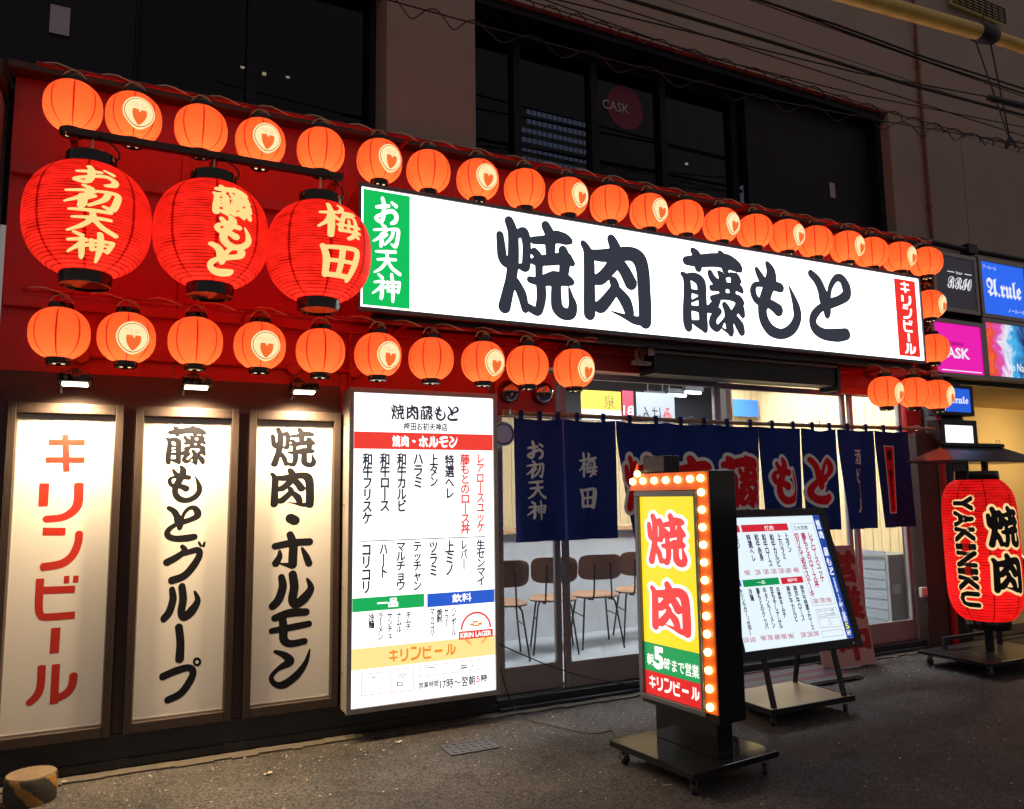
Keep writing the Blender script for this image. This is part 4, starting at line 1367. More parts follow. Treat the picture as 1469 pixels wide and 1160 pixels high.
CBU = thing('cable_bundle', 'coiled pinkish cables and connector strip under the signboard', 'cables', (3.55, 4.93, 2.5))
cp = at_y(922, 516, 4.92)
one('coil', M['straw_rope'], CBU, lambda b: b.tube([(cp[0] + .035 * math.cos(t), 4.93 + .004 * t, cp[2] + .05 + .05 * math.sin(t)) for t in np.linspace(0, 15, 50)], .008, 6), True)
one('connector', M['straw_rope'], CBU, lambda b: [b.box(cp[0] - .09 + i * .035, cp[0] - .06 + i * .035, 4.91, 4.95, cp[2] - .04, cp[2] - .008) for i in range(5)] and None, bevel=.004)

# red box with two hooded vents
VP = wall_plane(5.0)
VB = thing('vent_panel', 'red panel carrying two round hooded vents beside the doorway', 'vent', (2.65, 5.05, 2.05))
va, vc = VP.uv(712, 540), VP.uv(800, 593)
one('panel', M['red_steel'], VB, lambda b: b.box(va[0], vc[0], 5.03, YW - .001, vc[1] - .02, va[1] + .05), bevel=.006)
for px, py in ((731.5, 561), (779, 563)):
    P = at_y(px, py, 5.0)
    h = one('vent_hood', pm('dark_chrome_hood', (0.30, 0.27, 0.27), 0.14, metal=1.0), VB, lambda b: b.lathe((P[0], 5.029, P[2]), [(.085, 0), (.083, .02), (.078, .045), (.062, .072), (.035, .09), (0, .096)], 28, axis='y'), True)
    for i in range(4):
        one('louvre', M['chrome'], h, lambda b: b.obox((P[0] + .004, 4.945 - i * .002, P[2] - .008 - i * .014), (.06 - i * .006, 0, 0), (0, .008, .004), (0, -.002, .004)))

# ------------------------------------------------------------------ menu light box
MY = 4.90
MP = wall_plane(MY)
c1 = Crop(MP, 480, 545, 4.8967)
mu0, mv1 = MP.uv(508, 562.4)
mu1, mv0 = MP.uv(710.4, 989.9)
mu1 = (mu1 + MP.uv(706.7, 572)[0]) / 2
mv0 = (mv0 + MP.uv(502.9, 1015.8)[1]) / 2
mv1 = (mv1 + MP.uv(706.7, 572)[1]) / 2
MN = thing('menu_light_box', 'tall white light box listing dishes in vertical columns beside the doorway', 'sign', ((mu0 + mu1) / 2, 5.0, mv0))
one('housing', pm('menu_box_housing', (0.42, 0.37, 0.33), 0.4, metal=.4), MN, lambda b: b.box(mu0 - .03, mu1 + .03, MY + .010, 5.088, mv0 - .03, mv1 + .03), bevel=.004)
one('edge_frame', M['aluminium'], MN, lambda b: (b.box(mu0 - .033, mu1 + .033, MY - .012, MY + .009, mv1 + .001, mv1 + .033), b.box(mu0 - .033, mu1 + .033, MY - .012, MY + .009, mv0 - .033, mv0 - .001),
                                               b.box(mu0 - .033, mu0 - .001, MY - .012, MY + .009, mv0 - .0005, mv1 + .0005), b.box(mu1 + .001, mu1 + .033, MY - .012, MY + .009, mv0 - .0005, mv1 + .0005)), bevel=.003)
one('face', em('menu_white_film', (1.0, 0.985, 0.965), 1.7), MN, lambda b: b.sheet(MP, mu0, mv0, mu1, mv1, 0))
cm = Crop(MP, 480, 540, 2.319)
fr = em('menu_red_film', (0.85, 0.05, 0.035), 1.0)
fg = em('menu_green_film', (0.01, 0.42, 0.10), 1.0)
fb = em('menu_blue_film', (0.02, 0.11, 0.62), 1.0)
fy = em('menu_yellow_film', (1.0, 0.80, 0.30), 1.0)
fo = em('menu_orange_film', (1.0, 0.26, 0.02), 1.0)
fk = em('menu_ink_film', (0.030, 0.034, 0.060), 1.0)
fw = em('menu_white_letters', (1.0, 0.98, 0.95), 1.5)
def band(name, mt, q):
    u0, v0, u1, v1 = cm.box(*q)
    one(name, mt, MN, lambda b: b.sheet(MP, max(u0, mu0 + .002), v0, min(u1, mu1 - .002), v1, .0015))
band('red_band', fr, (56, 188, 535, 243))
band('green_band', fg, (54, 730, 298, 775))
band('blue_band', fb, (308, 714, 545, 758))
band('yellow_band', fy, (50, 882, 545, 950))
ink, redl, whl, orl = Multi(), Multi(), Multi(), Multi()
put_row(ink, list('焼肉藤もと'), MP, cm.box(188, 95, 413, 146), .003, gap=.1, res=44)
put_text(ink, '梅田お初天神店', MP, cm.box(230, 154, 375, 180), .003, bold=.006, fat=.03)
put_row(whl, list('焼肉・ホルモン'), MP, cm.box(192, 197, 408, 235), .003, gap=.1, res=36)
def col(b, s, x0, x1, y0, y1, bold=.012):
    put_text(b, s, MP, cm.box(x0, y0, x1, y1), .003, bold=bold, vertical=True, fat=.03)
for s, x0, x1, y0, y1 in (('和牛フリスケ', 92, 125, 255, 490), ('和牛ロース', 150, 183, 255, 448), ('和牛カルビ', 207, 238, 255, 448), ('ハラミ', 262, 293, 258, 370), ('上タン', 316, 343, 258, 365), ('特選ヘレ', 367, 397, 260, 405),
                          ('コリコリ', 92, 118, 560, 720), ('ハート', 150, 175, 558, 668), ('マルチョウ', 205, 235, 553, 710), ('テッチャン', 262, 288, 550, 710), ('ツラミ', 316, 341, 550, 663), ('上ミノ', 368, 397, 545, 660), ('レバー', 420, 440, 545, 640), ('生センマイ', 472, 500, 543, 693),
                          ('冷麺', 112, 132, 788, 838), ('ラーメン', 145, 160, 785, 875), ('サンチュ', 175, 192, 785, 870), ('ナムル', 206, 222, 783, 850), ('キムチ', 237, 253, 780, 842), ('マッコリ', 318, 332, 772, 862), ('焼酎', 340, 357, 772, 818), ('サワー', 365, 378, 772, 832), ('ハイボール', 388, 404, 768, 860)):
    col(ink, s, x0, x1, y0, y1, .010)
for s, x0, x1, y0, y1 in (('藤もとのロース丼', 418, 450, 258, 523), ('レアロースユッケ', 472, 497, 258, 517)):
    col(redl, s, x0, x1, y0, y1, .008)
u0, v0, u1, v1 = cm.box(88, 538, 502, 541)
ink.sheet(MP, u0, v0, u1, v1, .003)
put_text(whl, '一品', MP, cm.box(142, 738, 210, 767), .003, bold=.012, fat=.03)
put_text(whl, '飲料', MP, cm.box(390, 721, 455, 750), .003, bold=.012)
put_row(orl, KIRIN, MP, cm.box(178, 895, 402, 940), .0035, gap=.16)
def outline(b, q, w, n):
    u0, v0, u1, v1 = cm.box(*q)
    b.frame(MP, u0, v0, u1, v1, w, n)
for q in ((88, 985, 168, 1058), (185, 971, 263, 1048), (279, 950, 505, 985)): outline(redl, q, .004, .003)
for q in ((118, 1000, 136, 1003), (120, 1034, 126, 1037), (130, 1034, 136, 1037), (207, 1015, 226, 1018), (207, 1026, 226, 1029), (207, 1015, 210, 1029), (223, 1015, 226, 1029), (420, 958, 442, 962), (418, 966, 440, 971), (300, 966, 340, 969), (456, 958, 461, 962)):
    u0, v0, u1, v1 = cm.box(*q)
    ink.sheet(MP, u0, v0, u1, v1, .003)
wc = cm.uv(226, 1008)                                            # wireless symbol
for r in (.012, .024, .036):
    vs, fs = [], []
    for i in range(9):
        t = PI / 4 + PI / 2 * i / 8
        for rr in (r - .0025, r + .0025): vs.append(MP.p(wc[0] + rr * math.cos(t), wc[1] + rr * math.sin(t), .003))
    for i in range(8): fs.append((2 * i, 2 * i + 1, 2 * i + 3, 2 * i + 2))
    ink.add(vs, fs)
put_text(ink, '営業時間', MP, cm.box(280, 1013, 345, 1034), .003, fat=.03)
put_text(ink, '17時〜翌朝', MP, cm.box(350, 1000, 467, 1032), .003, fat=.035)
put_text(redl, '5', MP, cm.box(470, 994, 483, 1016), .003, bold=.02)
put_text(ink, '時', MP, cm.box(486, 990, 507, 1014), .003, fat=.04)
# beer badge: ring, red band with its wording, ears of barley
bc_ = cm.uv(470, 838)
def ring(b, c, r0, r1, t0, t1, n, k=28):
    vs, fs = [], []
    for i in range(k + 1):
        t = t0 + (t1 - t0) * i / k
        for rr in (r0, r1): vs.append(MP.p(c[0] + rr * math.cos(t), c[1] + rr * math.sin(t), n))
    for i in range(k): fs.append((2 * i, 2 * i + 1, 2 * i + 3, 2 * i + 2))
    b.add(vs, fs)
ring(redl, bc_, .098, .112, 0, PI, .004)
ring(redl, bc_, .080, .084, .1, PI - .1, .004)
u0, v0, u1, v1 = cm.box(412, 843, 526, 870)
redl.sheet(MP, u0, v0, u1, v1, .004)
put_text(whl, 'KIRIN LAGER', MP, cm.box(418, 848, 520, 865), .0055, bold=.02)
for sgn in (-1, 1):
    for i in range(7):
        t = -PI / 2 + sgn * (.45 + i * .17)
        ctr = (bc_[0] + .094 * math.cos(t), bc_[1] - .005 + .094 * math.sin(t))
        orl.add([MP.p(ctr[0] + dx, ctr[1] + dy, .004) for dx, dy in ((-.004, -.012), (.004, -.010), (.006 * sgn + .003, .012), (.006 * sgn - .003, .012))], [(0, 1, 2, 3)])
for dx, dy, w, h in ((-.03, .03, .03, .014), (-.005, .045, .04, .012), (.03, .03, .03, .016), (.0, .02, .05, .01)):
    orl.sheet(MP, bc_[0] + dx - w / 2, bc_[1] + dy - h / 2, bc_[0] + dx + w / 2, bc_[1] + dy + h / 2, .004)
ink.build('menu_item', fk, MN)
redl.build('red_menu_item', em('menu_red_ink_film', (0.85, 0.06, 0.05), 1.0), MN)
whl.build('heading', fw, MN)
orl.build('orange_mark', fo, MN)
for z in np.linspace(mv0 + .2, mv1 - .2, 4):
    one('bolt', M['chrome'], MN, lambda b: b.lathe((mu0 - .0305, 4.99, z), [(.008, -.006), (.008, 0)], 8, axis='x'))

# ------------------------------------------------------------------ doorway curtain
NY = 4.88
NP = wall_plane(NY)
ROD = thing('curtain_rod', 'long bamboo rod across the doorway carrying the indigo curtains', 'rod', (4.5, NY, 2.06))
r0, r1 = at_y(721, 593, NY), at_y(1340, 614, NY)
zr = (r0[2] + r1[2]) / 2
rod = MB()
rod.tube([(r0[0] + (r1[0] - r0[0]) * i / 40, NY, zr - .012 * math.sin(PI * i / 40)) for i in range(41)], [.0165 + (.003 if i % 5 == 0 else 0) for i in range(41)], 12)
rod.build('pole', M['bamboo'], ROD, True)
for x in (r0[0] + .05, 4.0, 5.4, r1[0] - .25):
    one('hook', M['chrome'], ROD, lambda b: b.tube([(x, NY + .02, zr + .03), (x, NY - .02, zr + .028), (x, NY - .024, zr - .005), (x, NY, zr - .022), (x, 5.0, zr + .02), (x, 5.12, zr + .03)], .004, 6), True)
edges = [735, 808, 884, 960, 1027, 1093, 1153.6, 1203.5, 1256.6, 1305]
us = [NP.uv(px, 680)[0] for px in edges]
us[0] = NP.uv(738, 680)[0]
z_top, z_bot = zr - .035, 1.165
def cloth_disp(k, u, v):
    s = (u - us[k]) / (us[k + 1] - us[k])
    t = (z_top - v) / (z_top - z_bot)
    amp = .006 + .020 * t
    return amp * (math.sin(2 * PI * (s * 1.15 + .13 * k)) + .5 * math.sin(2 * PI * (s * 2.3 + .31 * k + .2 * t))) + .01 * math.sin(6 * s + k)
wedge = {2: (.13, .0), 3: (.012, .006), 4: (.014, .02), 5: (.07, .01), 6: (.02, .0), 7: (.10, .02), 8: (.07, .0), 0: (.0, .006), 1: (.014, .012)}
def cloth_pt(k, s, t, n):
    a, c = wedge[k]
    tt = max(0.0, t - .12) / .88
    u0 = us[k] + (.002 if k else 0) + a * tt ** 1.2
    u1 = us[k + 1] - .002 - c * tt ** 1.2
    u = u0 + (u1 - u0) * s
    v = z_top - (z_top - z_bot - (.012 if k < 2 else .0)) * t
    sag = .012 * math.sin(PI * s) * (1 - t) if k not in (6,) else .03 * math.sin(PI * s) ** 2 * (1 - t)
    return (u, NY - cloth_disp(k, us[k] + (us[k + 1] - us[k]) * s, v) - n, v - sag * .8)
NRN = [thing('noren_curtain', 'short indigo curtain reading お初天神 and 梅田 in white', 'curtain', (us[1], NY, z_bot)),
       thing('noren_curtain', 'long indigo curtain with red white-edged 焼肉藤もと lettering', 'curtain', (us[5], NY, z_bot))]
for k in range(9):
    T = NRN[0 if k < 2 else 1]
    b = MB()
    nx_, nz_ = 26, 30
    for n in (0.0, -.0012):
        vs = [cloth_pt(k, i / nx_, j / nz_, n) for j in range(nz_ + 1) for i in range(nx_ + 1)]
        fs = [(j * (nx_ + 1) + i, j * (nx_ + 1) + i + 1, (j + 1) * (nx_ + 1) + i + 1, (j + 1) * (nx_ + 1) + i) for j in range(nz_) for i in range(nx_)]
        b.add(vs, fs if n else [f[::-1] for f in fs])
        break
    panel = b.build('cloth_panel', M['cloth'] if k < 8 else M['cloth_dark'], T, True)
    for s in ((.12, .5, .88) if k in (0,) else (.25, .75)):
        u = us[k] + (us[k + 1] - us[k]) * s
        one('tab', M['cloth_dark'], panel, lambda q: (q.tube([(u, NY + .021 * math.cos(t), zr - .008 + .021 * math.sin(t)) for t in np.linspace(-.5 * PI, 1.5 * PI, 11)], .0045, 5), q.box(u - .016, u + .016, NY - .027, NY - .019, z_top - .02, zr + .018)))
def nwrap(k):
    def w(u, v, n):
        t = (z_top - v) / (z_top - z_bot)
        a, c = wedge[k]
        tt = max(0.0, t - .12) / .88
        u0 = us[k] + (.002 if k else 0) + a * tt ** 1.2
        u1 = us[k + 1] - .002 - c * tt ** 1.2
        return cloth_pt(k, (u - u0) / (u1 - u0), t, n)
    return w
def noren_glyph(lb, ch, k, q, grow, n, mi=0):
    xm, ym = (q[0] + q[2]) / 2, (q[1] + q[3]) / 2
    box = (NP.uv(q[0], ym)[0], NP.uv(xm, q[3])[1], NP.uv(q[2], ym)[0], NP.uv(xm, q[1])[1])
    put_glyph(lb, ch, None, box, n, mi, grow=grow, res=52, run=3, wrap=nwrap(k))
lb = flat()
for ch, q in zip('お初天神', ((754, 631, 781, 658), (753, 660, 782.5, 687), (755, 689, 787, 717), (754, 718, 787, 748))): noren_glyph(lb, ch, 0, q, .01, .003)
for ch, q in zip('梅田', ((829.5, 648, 858.5, 684.5), (831, 700, 858.5, 731))): noren_glyph(lb, ch, 1, q, .015, .003)
lb.build('lettering', M['dye_white'], NRN[0])
lw_, lr_ = flat(), flat()
for ch, k, q in zip('焼肉藤もと', (2, 3, 4, 5, 6), ((895, 652, 951, 733), (968, 652, 1021, 731), (1036, 652, 1087, 728), (1108, 655, 1143, 722), (1158, 655, 1198, 722))):
    noren_glyph(lw_, ch, k, q, .075, .003)
    noren_glyph(lr_, ch, k, q, .008, .0055)
for s, k, q in (('酒', 7, (1224, 643, 1238, 665)), ('ビール', 7, (1226, 670, 1238, 735))):
    xm, ym = (q[0] + q[2]) / 2, (q[1] + q[3]) / 2
    put_text(lw_, s, None, (NP.uv(q[0], ym)[0], NP.uv(xm, q[3])[1], NP.uv(q[2], ym)[0], NP.uv(xm, q[1])[1]), .003, vertical=True, wrap=nwrap(k), bold=.01)
def patch(lb, k, q, n, ins=0.0):
    xm, ym = (q[0] + q[2]) / 2, (q[1] + q[3]) / 2
    a, c, d, e = NP.uv(q[0], ym)[0] + ins, NP.uv(xm, q[3])[1] + ins, NP.uv(q[2], ym)[0] - ins, NP.uv(xm, q[1])[1] - ins
    w = nwrap(k)
    vs = [w(a + (d - a) * i / 12, c + (e - c) * j / 20, n) for j in range(21) for i in range(13)]
    lb.add(vs, [(j * 13 + i, j * 13 + i + 1, (j + 1) * 13 + i + 1, (j + 1) * 13 + i) for j in range(20) for i in range(12)])
patch(lw_, 8, (1269.5, 638, 1287.5, 736), .003)
patch(lr_, 8, (1269.5, 638, 1287.5, 736), .005, .008)
lk_ = flat()
q = (1273, 644, 1284, 730)
put_text(lk_, '贈・博多新風', None, (NP.uv(q[0], 687)[0], NP.uv(1278, q[3])[1], NP.uv(q[2], 687)[0], NP.uv(1278, q[1])[1]), .0095, vertical=True, wrap=nwrap(8), fat=.02)
lw_.build('white_lettering', M['dye_white'], NRN[1])
lr_.build('red_lettering', M['dye_red'], NRN[1])
lk_.build('gift_lettering', M['ink'], NRN[1])
# emblem on the wall between menu box and curtain
EM = thing('round_emblem', 'pale blue round beer emblem on the glass beside the curtain', 'sticker', (2.36, 5.12, 1.75))
P = at_y(717, 622, 5.12)
one('disc', pm('emblem_white', (.55, .60, .66), .5, emit=(.5, .6, .7), es=.05), EM, lambda b: b.lathe((P[0] + .03, 5.12, P[2]), [(.09, 0), (.09, .004)], 24, axis='y'))
one('ring', M['brown_wall'], EM, lambda b: b.tube([(P[0] + .03 + .075 * math.cos(t), 5.113, P[2] + .075 * math.sin(t)) for t in np.linspace(0, 2 * PI, 25)], .005, 5, cap=False))

# ------------------------------------------------------------------ castors shared by the wheeled stands
def castor(parent, x, y, top, yaw=0.0, r=.03, nm='castor'):
    c, s = math.cos(yaw), math.sin(yaw)
    o = one(nm, M['chrome'], parent, lambda b: (b.lathe((x, y, top - .012), [(.018, 0), (.02, .012)], 12),
                                              b.obox((x + .012 * c - .014 * s, y + .012 * s + .014 * c, (top + r) / 2 - .004), (.028 * c, .028 * s, 0), (-.003 * s, .003 * c, 0), (0, 0, top - r - .01)),
                                              b.obox((x + .012 * c + .014 * s, y + .012 * s - .014 * c, (top + r) / 2 - .004), (.028 * c, .028 * s, 0), (-.003 * s, .003 * c, 0), (0, 0, top - r - .01))), bevel=.001)
    w = MB()
    k = 18
    prof = [(r * .35, -.011), (r * .96, -.011), (r, -.006), (r, .006), (r * .96, .011), (r * .35, .011)]
    vs, fs = [], []
    for rr, h in prof:
        for i in range(k):
            t = 2 * PI * i / k
            a, z = rr * math.cos(t), rr * math.sin(t)
            vs.append((x + .012 * c + a * c - h * s, y + .012 * s + a * s + h * c, r + z))
    for i in range(len(prof) - 1):
        for q in range(k):
            q2 = (q + 1) % k
            fs.append((i * k + q, i * k + q2, (i + 1) * k + q2, (i + 1) * k + q))
    fs.append(tuple(range(k))); fs.append(tuple((len(prof) - 1) * k + i for i in range(k)))
    w.add(vs, fs)
    w.build('wheel', M['rubber'], o, True)
    return o


# ------------------------------------------------------------------ wheeled arrow sign with bulbs
AT = math.radians(-84.52)
Ua = np.array([math.cos(AT), math.sin(AT), 0])
Va = np.array([-Ua[1], Ua[0], 0])
near = np.array([2.756, 3.229, 0])
AW, ATH, AZ0, AZ1 = .593, .193, .317, 1.621
far = near - Ua * AW
AP = Plane(far, Ua, (0, 0, 1))                          # N points left along the street
AS = thing('arrow_sign', 'black wheeled light box sign with yellow 焼肉 face and bulb lit arrow', 'sign', tuple(near - Ua * AW / 2 + Va * ATH / 2))
one('casing', M['black_gloss'], AS, lambda b: b.slab(AP, 0, AZ0, AW, AZ1, -ATH, 0), bevel=.004)
ca = Crop(AP, 860, 640, 2.23)
cz = Crop(AP, 900, 650, 8.161)
fu0, fv0, fu1, fv1 = ca.box(133, 154, 322, 830)
fu0 = ca.uv(140, 480)[0]; fu1 = ca.uv(319, 480)[0]
fv1 = AP.uv(959, 712)[1]; fv0 = AP.uv(974, 1007)[1]
# recessed face with frame
one('face_frame', M['sign_edge'], AS, lambda b: (b.slab(AP, fu0 - .035, fv1 + .001, fu1 + .022, fv1 + .03, .001, .02), b.slab(AP, fu0 - .035, fv0 - .03, fu1 + .022, fv0 - .001, .001, .02),
                                               b.slab(AP, fu0 - .035, fv0 - .0005, fu0 - .001, fv1 + .0005, .001, .02), b.slab(AP, fu1 + .001, fv0 - .0005, fu1 + .022, fv1 + .0005, .001, .02)), bevel=.004)
hgt = fv1 - fv0
v_red, v_grn = fv0 + hgt * .115, fv0 + hgt * .255
one('yellow_field', em('lit_yellow_film', (1.0, 0.72, 0.02), 1.05), AS, lambda b: b.sheet(AP, fu0, v_grn + .0005, fu1, fv1, .003))
one('green_field', em('lit_green_face', (0.01, 0.33, 0.09), 1.0), AS, lambda b: b.sheet(AP, fu0, v_red + .0005, fu1, v_grn - .0005, .003))
one('red_field', em('lit_red_face', (0.72, 0.020, 0.020), 1.0), AS, lambda b: b.sheet(AP, fu0, fv0, fu1, v_red - .0005, .003))
lw_, lr_ = flat(), flat()
fw_ = fu1 - fu0
b1 = (fu0 + fw_ * .14, fv0 + hgt * .655, fu0 + fw_ * .84, fv0 + hgt * .915)
b2 = (fu0 + fw_ * .16, fv0 + hgt * .32, fu0 + fw_ * .86, fv0 + hgt * .575)
for ch, q in (('焼', b1), ('肉', b2)):
    put_glyph(lw_, ch, AP, q, .005, grow=.075, res=64)
    put_glyph(lr_, ch, AP, q, .007, grow=.01, res=64)
gx = lambda a, c, lo, hi: (fu0 + fw_ * a, v_red + (v_grn - v_red) * lo, fu0 + fw_ * c, v_red + (v_grn - v_red) * hi)
put_text(lw_, '朝', AP, gx(.05, .17, .2, .62), .006, bold=.012)
put_text(lw_, '5', AP, gx(.18, .36, .12, .92), .006, bold=.05)
put_text(lw_, '時まで営業', AP, gx(.37, .96, .16, .60), .006, bold=.012)
put_row(lw_, KIRIN, AP, (fu0 + fw_ * .07, fv0 + hgt * .028, fu0 + fw_ * .95, fv0 + hgt * .098), .006, gap=.14)
lw_.build('white_lettering', em('lit_white_face_letters', (1.0, 0.97, 0.92), 1.25), AS)
lr_.build('red_lettering', em('lit_red_face_letters', (0.92, 0.055, 0.055), 1.0), AS)
# arrow channel
or_ch = pm('orange_arrow_channel', (0.80, 0.14, 0.02), 0.35, var=.1, emit=(1.0, 0.13, 0.01), es=.30)
ch_u = fu1 + .026
ARW = one('arrow_channel', or_ch, AS, lambda b: (b.slab(AP, ch_u, fv0 - .005, AW - .004, AZ1 - .006, .0012, .012), b.slab(AP, .03, fv1 + .036, ch_u - .001, AZ1 - .006, .0012, .012)))
tipz = fv1 + .036
hb = MB()
for n in (.0012, .012):
    hb.add([AP.p(-.045, tipz, n), AP.p(.0295, tipz, n), AP.p(.0295, AZ1 + .06, n)], [(0, 1, 2)])
hb.add([AP.p(-.045, tipz, .0012), AP.p(.0295, tipz, .0012), AP.p(.0295, tipz, .012), AP.p(-.045, tipz, .012)], [(0, 1, 2, 3)])
hb.add([AP.p(-.045, tipz, .0012), AP.p(.0295, AZ1 + .06, .0012), AP.p(.0295, AZ1 + .06, .012), AP.p(-.045, tipz, .012)], [(0, 1, 2, 3)])
hb.build('arrow_head', or_ch, AS)
bulbs = [cz.uv(x, y) for x, y in ((905, 290), (765, 300), (620, 308), (480, 315), (345, 320), (215, 324), (95, 332), (150, 242))]
cu_ = (ch_u + AW - .004) / 2
for k in range(13):
    bulbs.append((cu_, fv0 + .03 + k * (bulbs[0][1] - .075 - fv0 - .03) / 12))
bulbs[0] = (cu_, bulbs[0][1])
for k, (u, v) in enumerate(bulbs):
    vs, fs = [], []
    b = MB()
    prof = [(.017, .012), (.0205, .020), (.0185, .031), (.011, .038), (0, .041)]
    for r, h in prof:
        for i in range(12):
            t = 2 * PI * i / 12
            vs.append(AP.p(u + r * math.cos(t), v + r * math.sin(t), h))
    for i in range(len(prof) - 1):
        for q in range(12):
            q2 = (q + 1) % 12
            fs.append((i * 12 + q, i * 12 + q2, (i + 1) * 12 + q2, (i + 1) * 12 + q))
    b.add(vs, fs)
    b.build('bulb', M['bulb'], AS, True)
one('top_box', M['black'], AS, lambda b: b.slab(AP, .06, AZ1 + .001, .24, AZ1 + .095, -.13, -.01), bevel=.004)
ctr = near - Ua * AW / 2 + Va * ATH / 2
one('post', M['black_gloss'], AS, lambda b: b.obox((ctr[0], ctr[1], (AZ0 + .13) / 2), Ua * .47, Va * .11, (0, 0, AZ0 - .131)), bevel=.003)
pc = np.array([2.824, 3.547, 0])
one('base_plate', M['black_gloss'], AS, lambda b: b.obox((pc[0], pc[1], .113), Ua * .654, Va * .63, (0, 0, .034)), bevel=.004)
for a, c in ((-.27, -.26), (.27, -.26), (.27, .26), (-.27, .26)):
    q = pc + Ua * a + Va * c
    castor(AS, q[0], q[1], .0955, .6 + a)

# ------------------------------------------------------------------ leaning menu screen on castors
MO = np.array([3.56, 3.94, .42])
Vm = np.array([0, .28, .96])
SP2 = Plane(MO, (1, 0, 0), Vm)
MW, MH = 1.12, 1.0
MS = thing('menu_screen', 'leaning black framed menu screen on a wheeled stand with beige base', 'screen', (4.1, 4.1, 0))
one('bezel', M['black'], MS, lambda b: (b.slab(SP2, 0, 0, MW, .06, -.05, .0), b.slab(SP2, 0, MH - .055, MW, MH, -.05, .0), b.slab(SP2, 0, .061, .055, MH - .056, -.05, .0), b.slab(SP2, MW - .06, .061, MW, MH - .056, -.05, .0), b.slab(SP2, .03, .03, MW - .03, MH - .03, -.06, -.03)), bevel=.004)
one('display', em('display_white', (0.80, 0.93, 1.0), .98), MS, lambda b: b.sheet(SP2, .0555, .0605, MW - .0605, MH - .0555, -.012))
c2 = Crop(SP2, 1040, 720, 4.835)
def mbox(x0, y0, x1, y1): return c2.box(x0, y0, x1, y1)
bl, rd, gn, wt, kk, pr, gl = [Multi() for _ in range(7)]
u0, v0, u1, v1 = mbox(596, 85, 640, 95)
strip0 = c2.uv(735, 520)[0]
bl.sheet(SP2, strip0, .061, MW - .061, MH - .056, -.011)
for b_, q in ((rd, (120, 150, 445, 200)), (rd, (396, 517, 550, 562)), (gn, (130, 529, 385, 578)), (rd, (60, 160, 108, 208)), (bl, (70, 538, 118, 585))):
    b_.sheet(SP2, *mbox(*q), -.0105)
for s, q in (('焼肉', (280, 160, 342, 194)), ('一品', (230, 542, 285, 567)), ('神戸牛', (440, 526, 510, 553))): put_text(wt, s, SP2, mbox(*q), -.0095, bold=.012)
def vcol(b_, s, xt, xb, w, y0, y1, bold=.010):
    xc_ = (xt + xb) / 2
    a = c2.uv(xt, y0); d = c2.uv(xb, y1)
    w_ = c2.uv(xc_ + w / 2, (y0 + y1) / 2)[0] - c2.uv(xc_ - w / 2, (y0 + y1) / 2)[0]
    um = (a[0] + d[0]) / 2
    put_text(b_, s, SP2, (um - w_ / 2, d[1], um + w_ / 2, a[1]), -.0105, bold=bold, vertical=True, fat=.025)
for s, xt, xb, w, y0, y1 in (('上タン', 430, 458, 26, 212, 345), ('上ハラミ', 378, 422, 26, 215, 395), ('和牛カルビ', 328, 382, 28, 220, 445), ('和牛ロース', 272, 328, 28, 220, 445), ('和牛赤身', 222, 264, 28, 220, 405), ('特選ヘレ', 168, 208, 28, 222, 408), ('上ミノ', 85, 105, 26, 225, 320),
                             ('神戸牛特選上ロース', 534, 622, 24, 572, 885), ('神戸牛ロース', 490, 552, 24, 575, 822), ('神戸牛カルビ', 438, 508, 24, 578, 825), ('白菜キムチ', 372, 424, 24, 585, 800), ('豆もやしナムル', 325, 402, 24, 588, 875), ('牛タンラーメン', 276, 350, 24, 590, 870), ('藤もとのクッパ', 228, 304, 24, 593, 878), ('冷麺', 180, 198, 24, 598, 685), ('キリンラガー〈生中〉', 115, 192, 24, 602, 925)):
    vcol(kk, s, xt, xb, w, y0, y1)
for s, xt, xb, w, y0, y1 in (('レアロースユッケ', 590, 690, 30, 208, 552), ('藤もとのロース丼', 542, 655, 30, 210, 590), ('切りたて和牛ステーキ', 496, 622, 30, 212, 655)): vcol(pr, s, xt, xb, w, y0, y1)
put_text(kk, '三大名物', SP2, mbox(482, 160, 580, 190), -.0105, bold=.012)
for i, (s, x, y) in enumerate((('480', 502, 468), ('680', 447, 472), ('1280', 398, 474), ('1280', 345, 477), ('1280', 292, 480), ('2380', 235, 484), ('980', 162, 488), ('2380', 552, 918), ('2580', 597, 914), ('2980', 640, 910), ('980', 466, 928), ('980', 418, 930), ('880', 372, 934), ('780', 322, 938), ('980', 275, 942), ('600', 202, 952), ('550', 155, 955), ('1380', 636, 685), ('1780', 683, 680), ('1980', 728, 677))):
    put_text(pr, s, SP2, mbox(x - 19, y - 18, x + 19, y + 18), -.0105, bold=.008)
def mout(b_, q, w=.003):
    u0, v0, u1, v1 = q
    b_.frame(SP2, u0, v0, u1, v1, w, -.0108)
q1 = c2.uv(450, 148); q2 = c2.uv(770, 705)
mout(gl, (c2.uv(530, 400)[0] + .0, q2[1], strip0 - .014, q1[1]))
for q in ((640, 735, 790, 790), (660, 800, 735, 870), (742, 795, 812, 865), (680, 885, 830, 930)):
    u0, v0, u1, v1 = mbox(*q)
    mout(gl, (u0, v0, u1, v1))
put_text(kk, 'カウンター14席', SP2, mbox(645, 742, 765, 760), -.0105)
put_text(kk, 'テーブル70席', SP2, mbox(655, 766, 772, 786), -.0105)
sw = MW - .061 - strip0
sc0, sc1 = strip0 + sw * .2, strip0 + sw * .8
zt = MH - .056
for ch, f0, f1 in zip('焼肉藤もと', (.035, .13, .27, .355, .435), (.12, .20, .345, .425, .50)):
    hh = zt - .061
    put_glyph(wt, ch, SP2, (sc0, zt - hh * f1, sc1, zt - hh * f0), -.0095, res=36)
hh = zt - .061
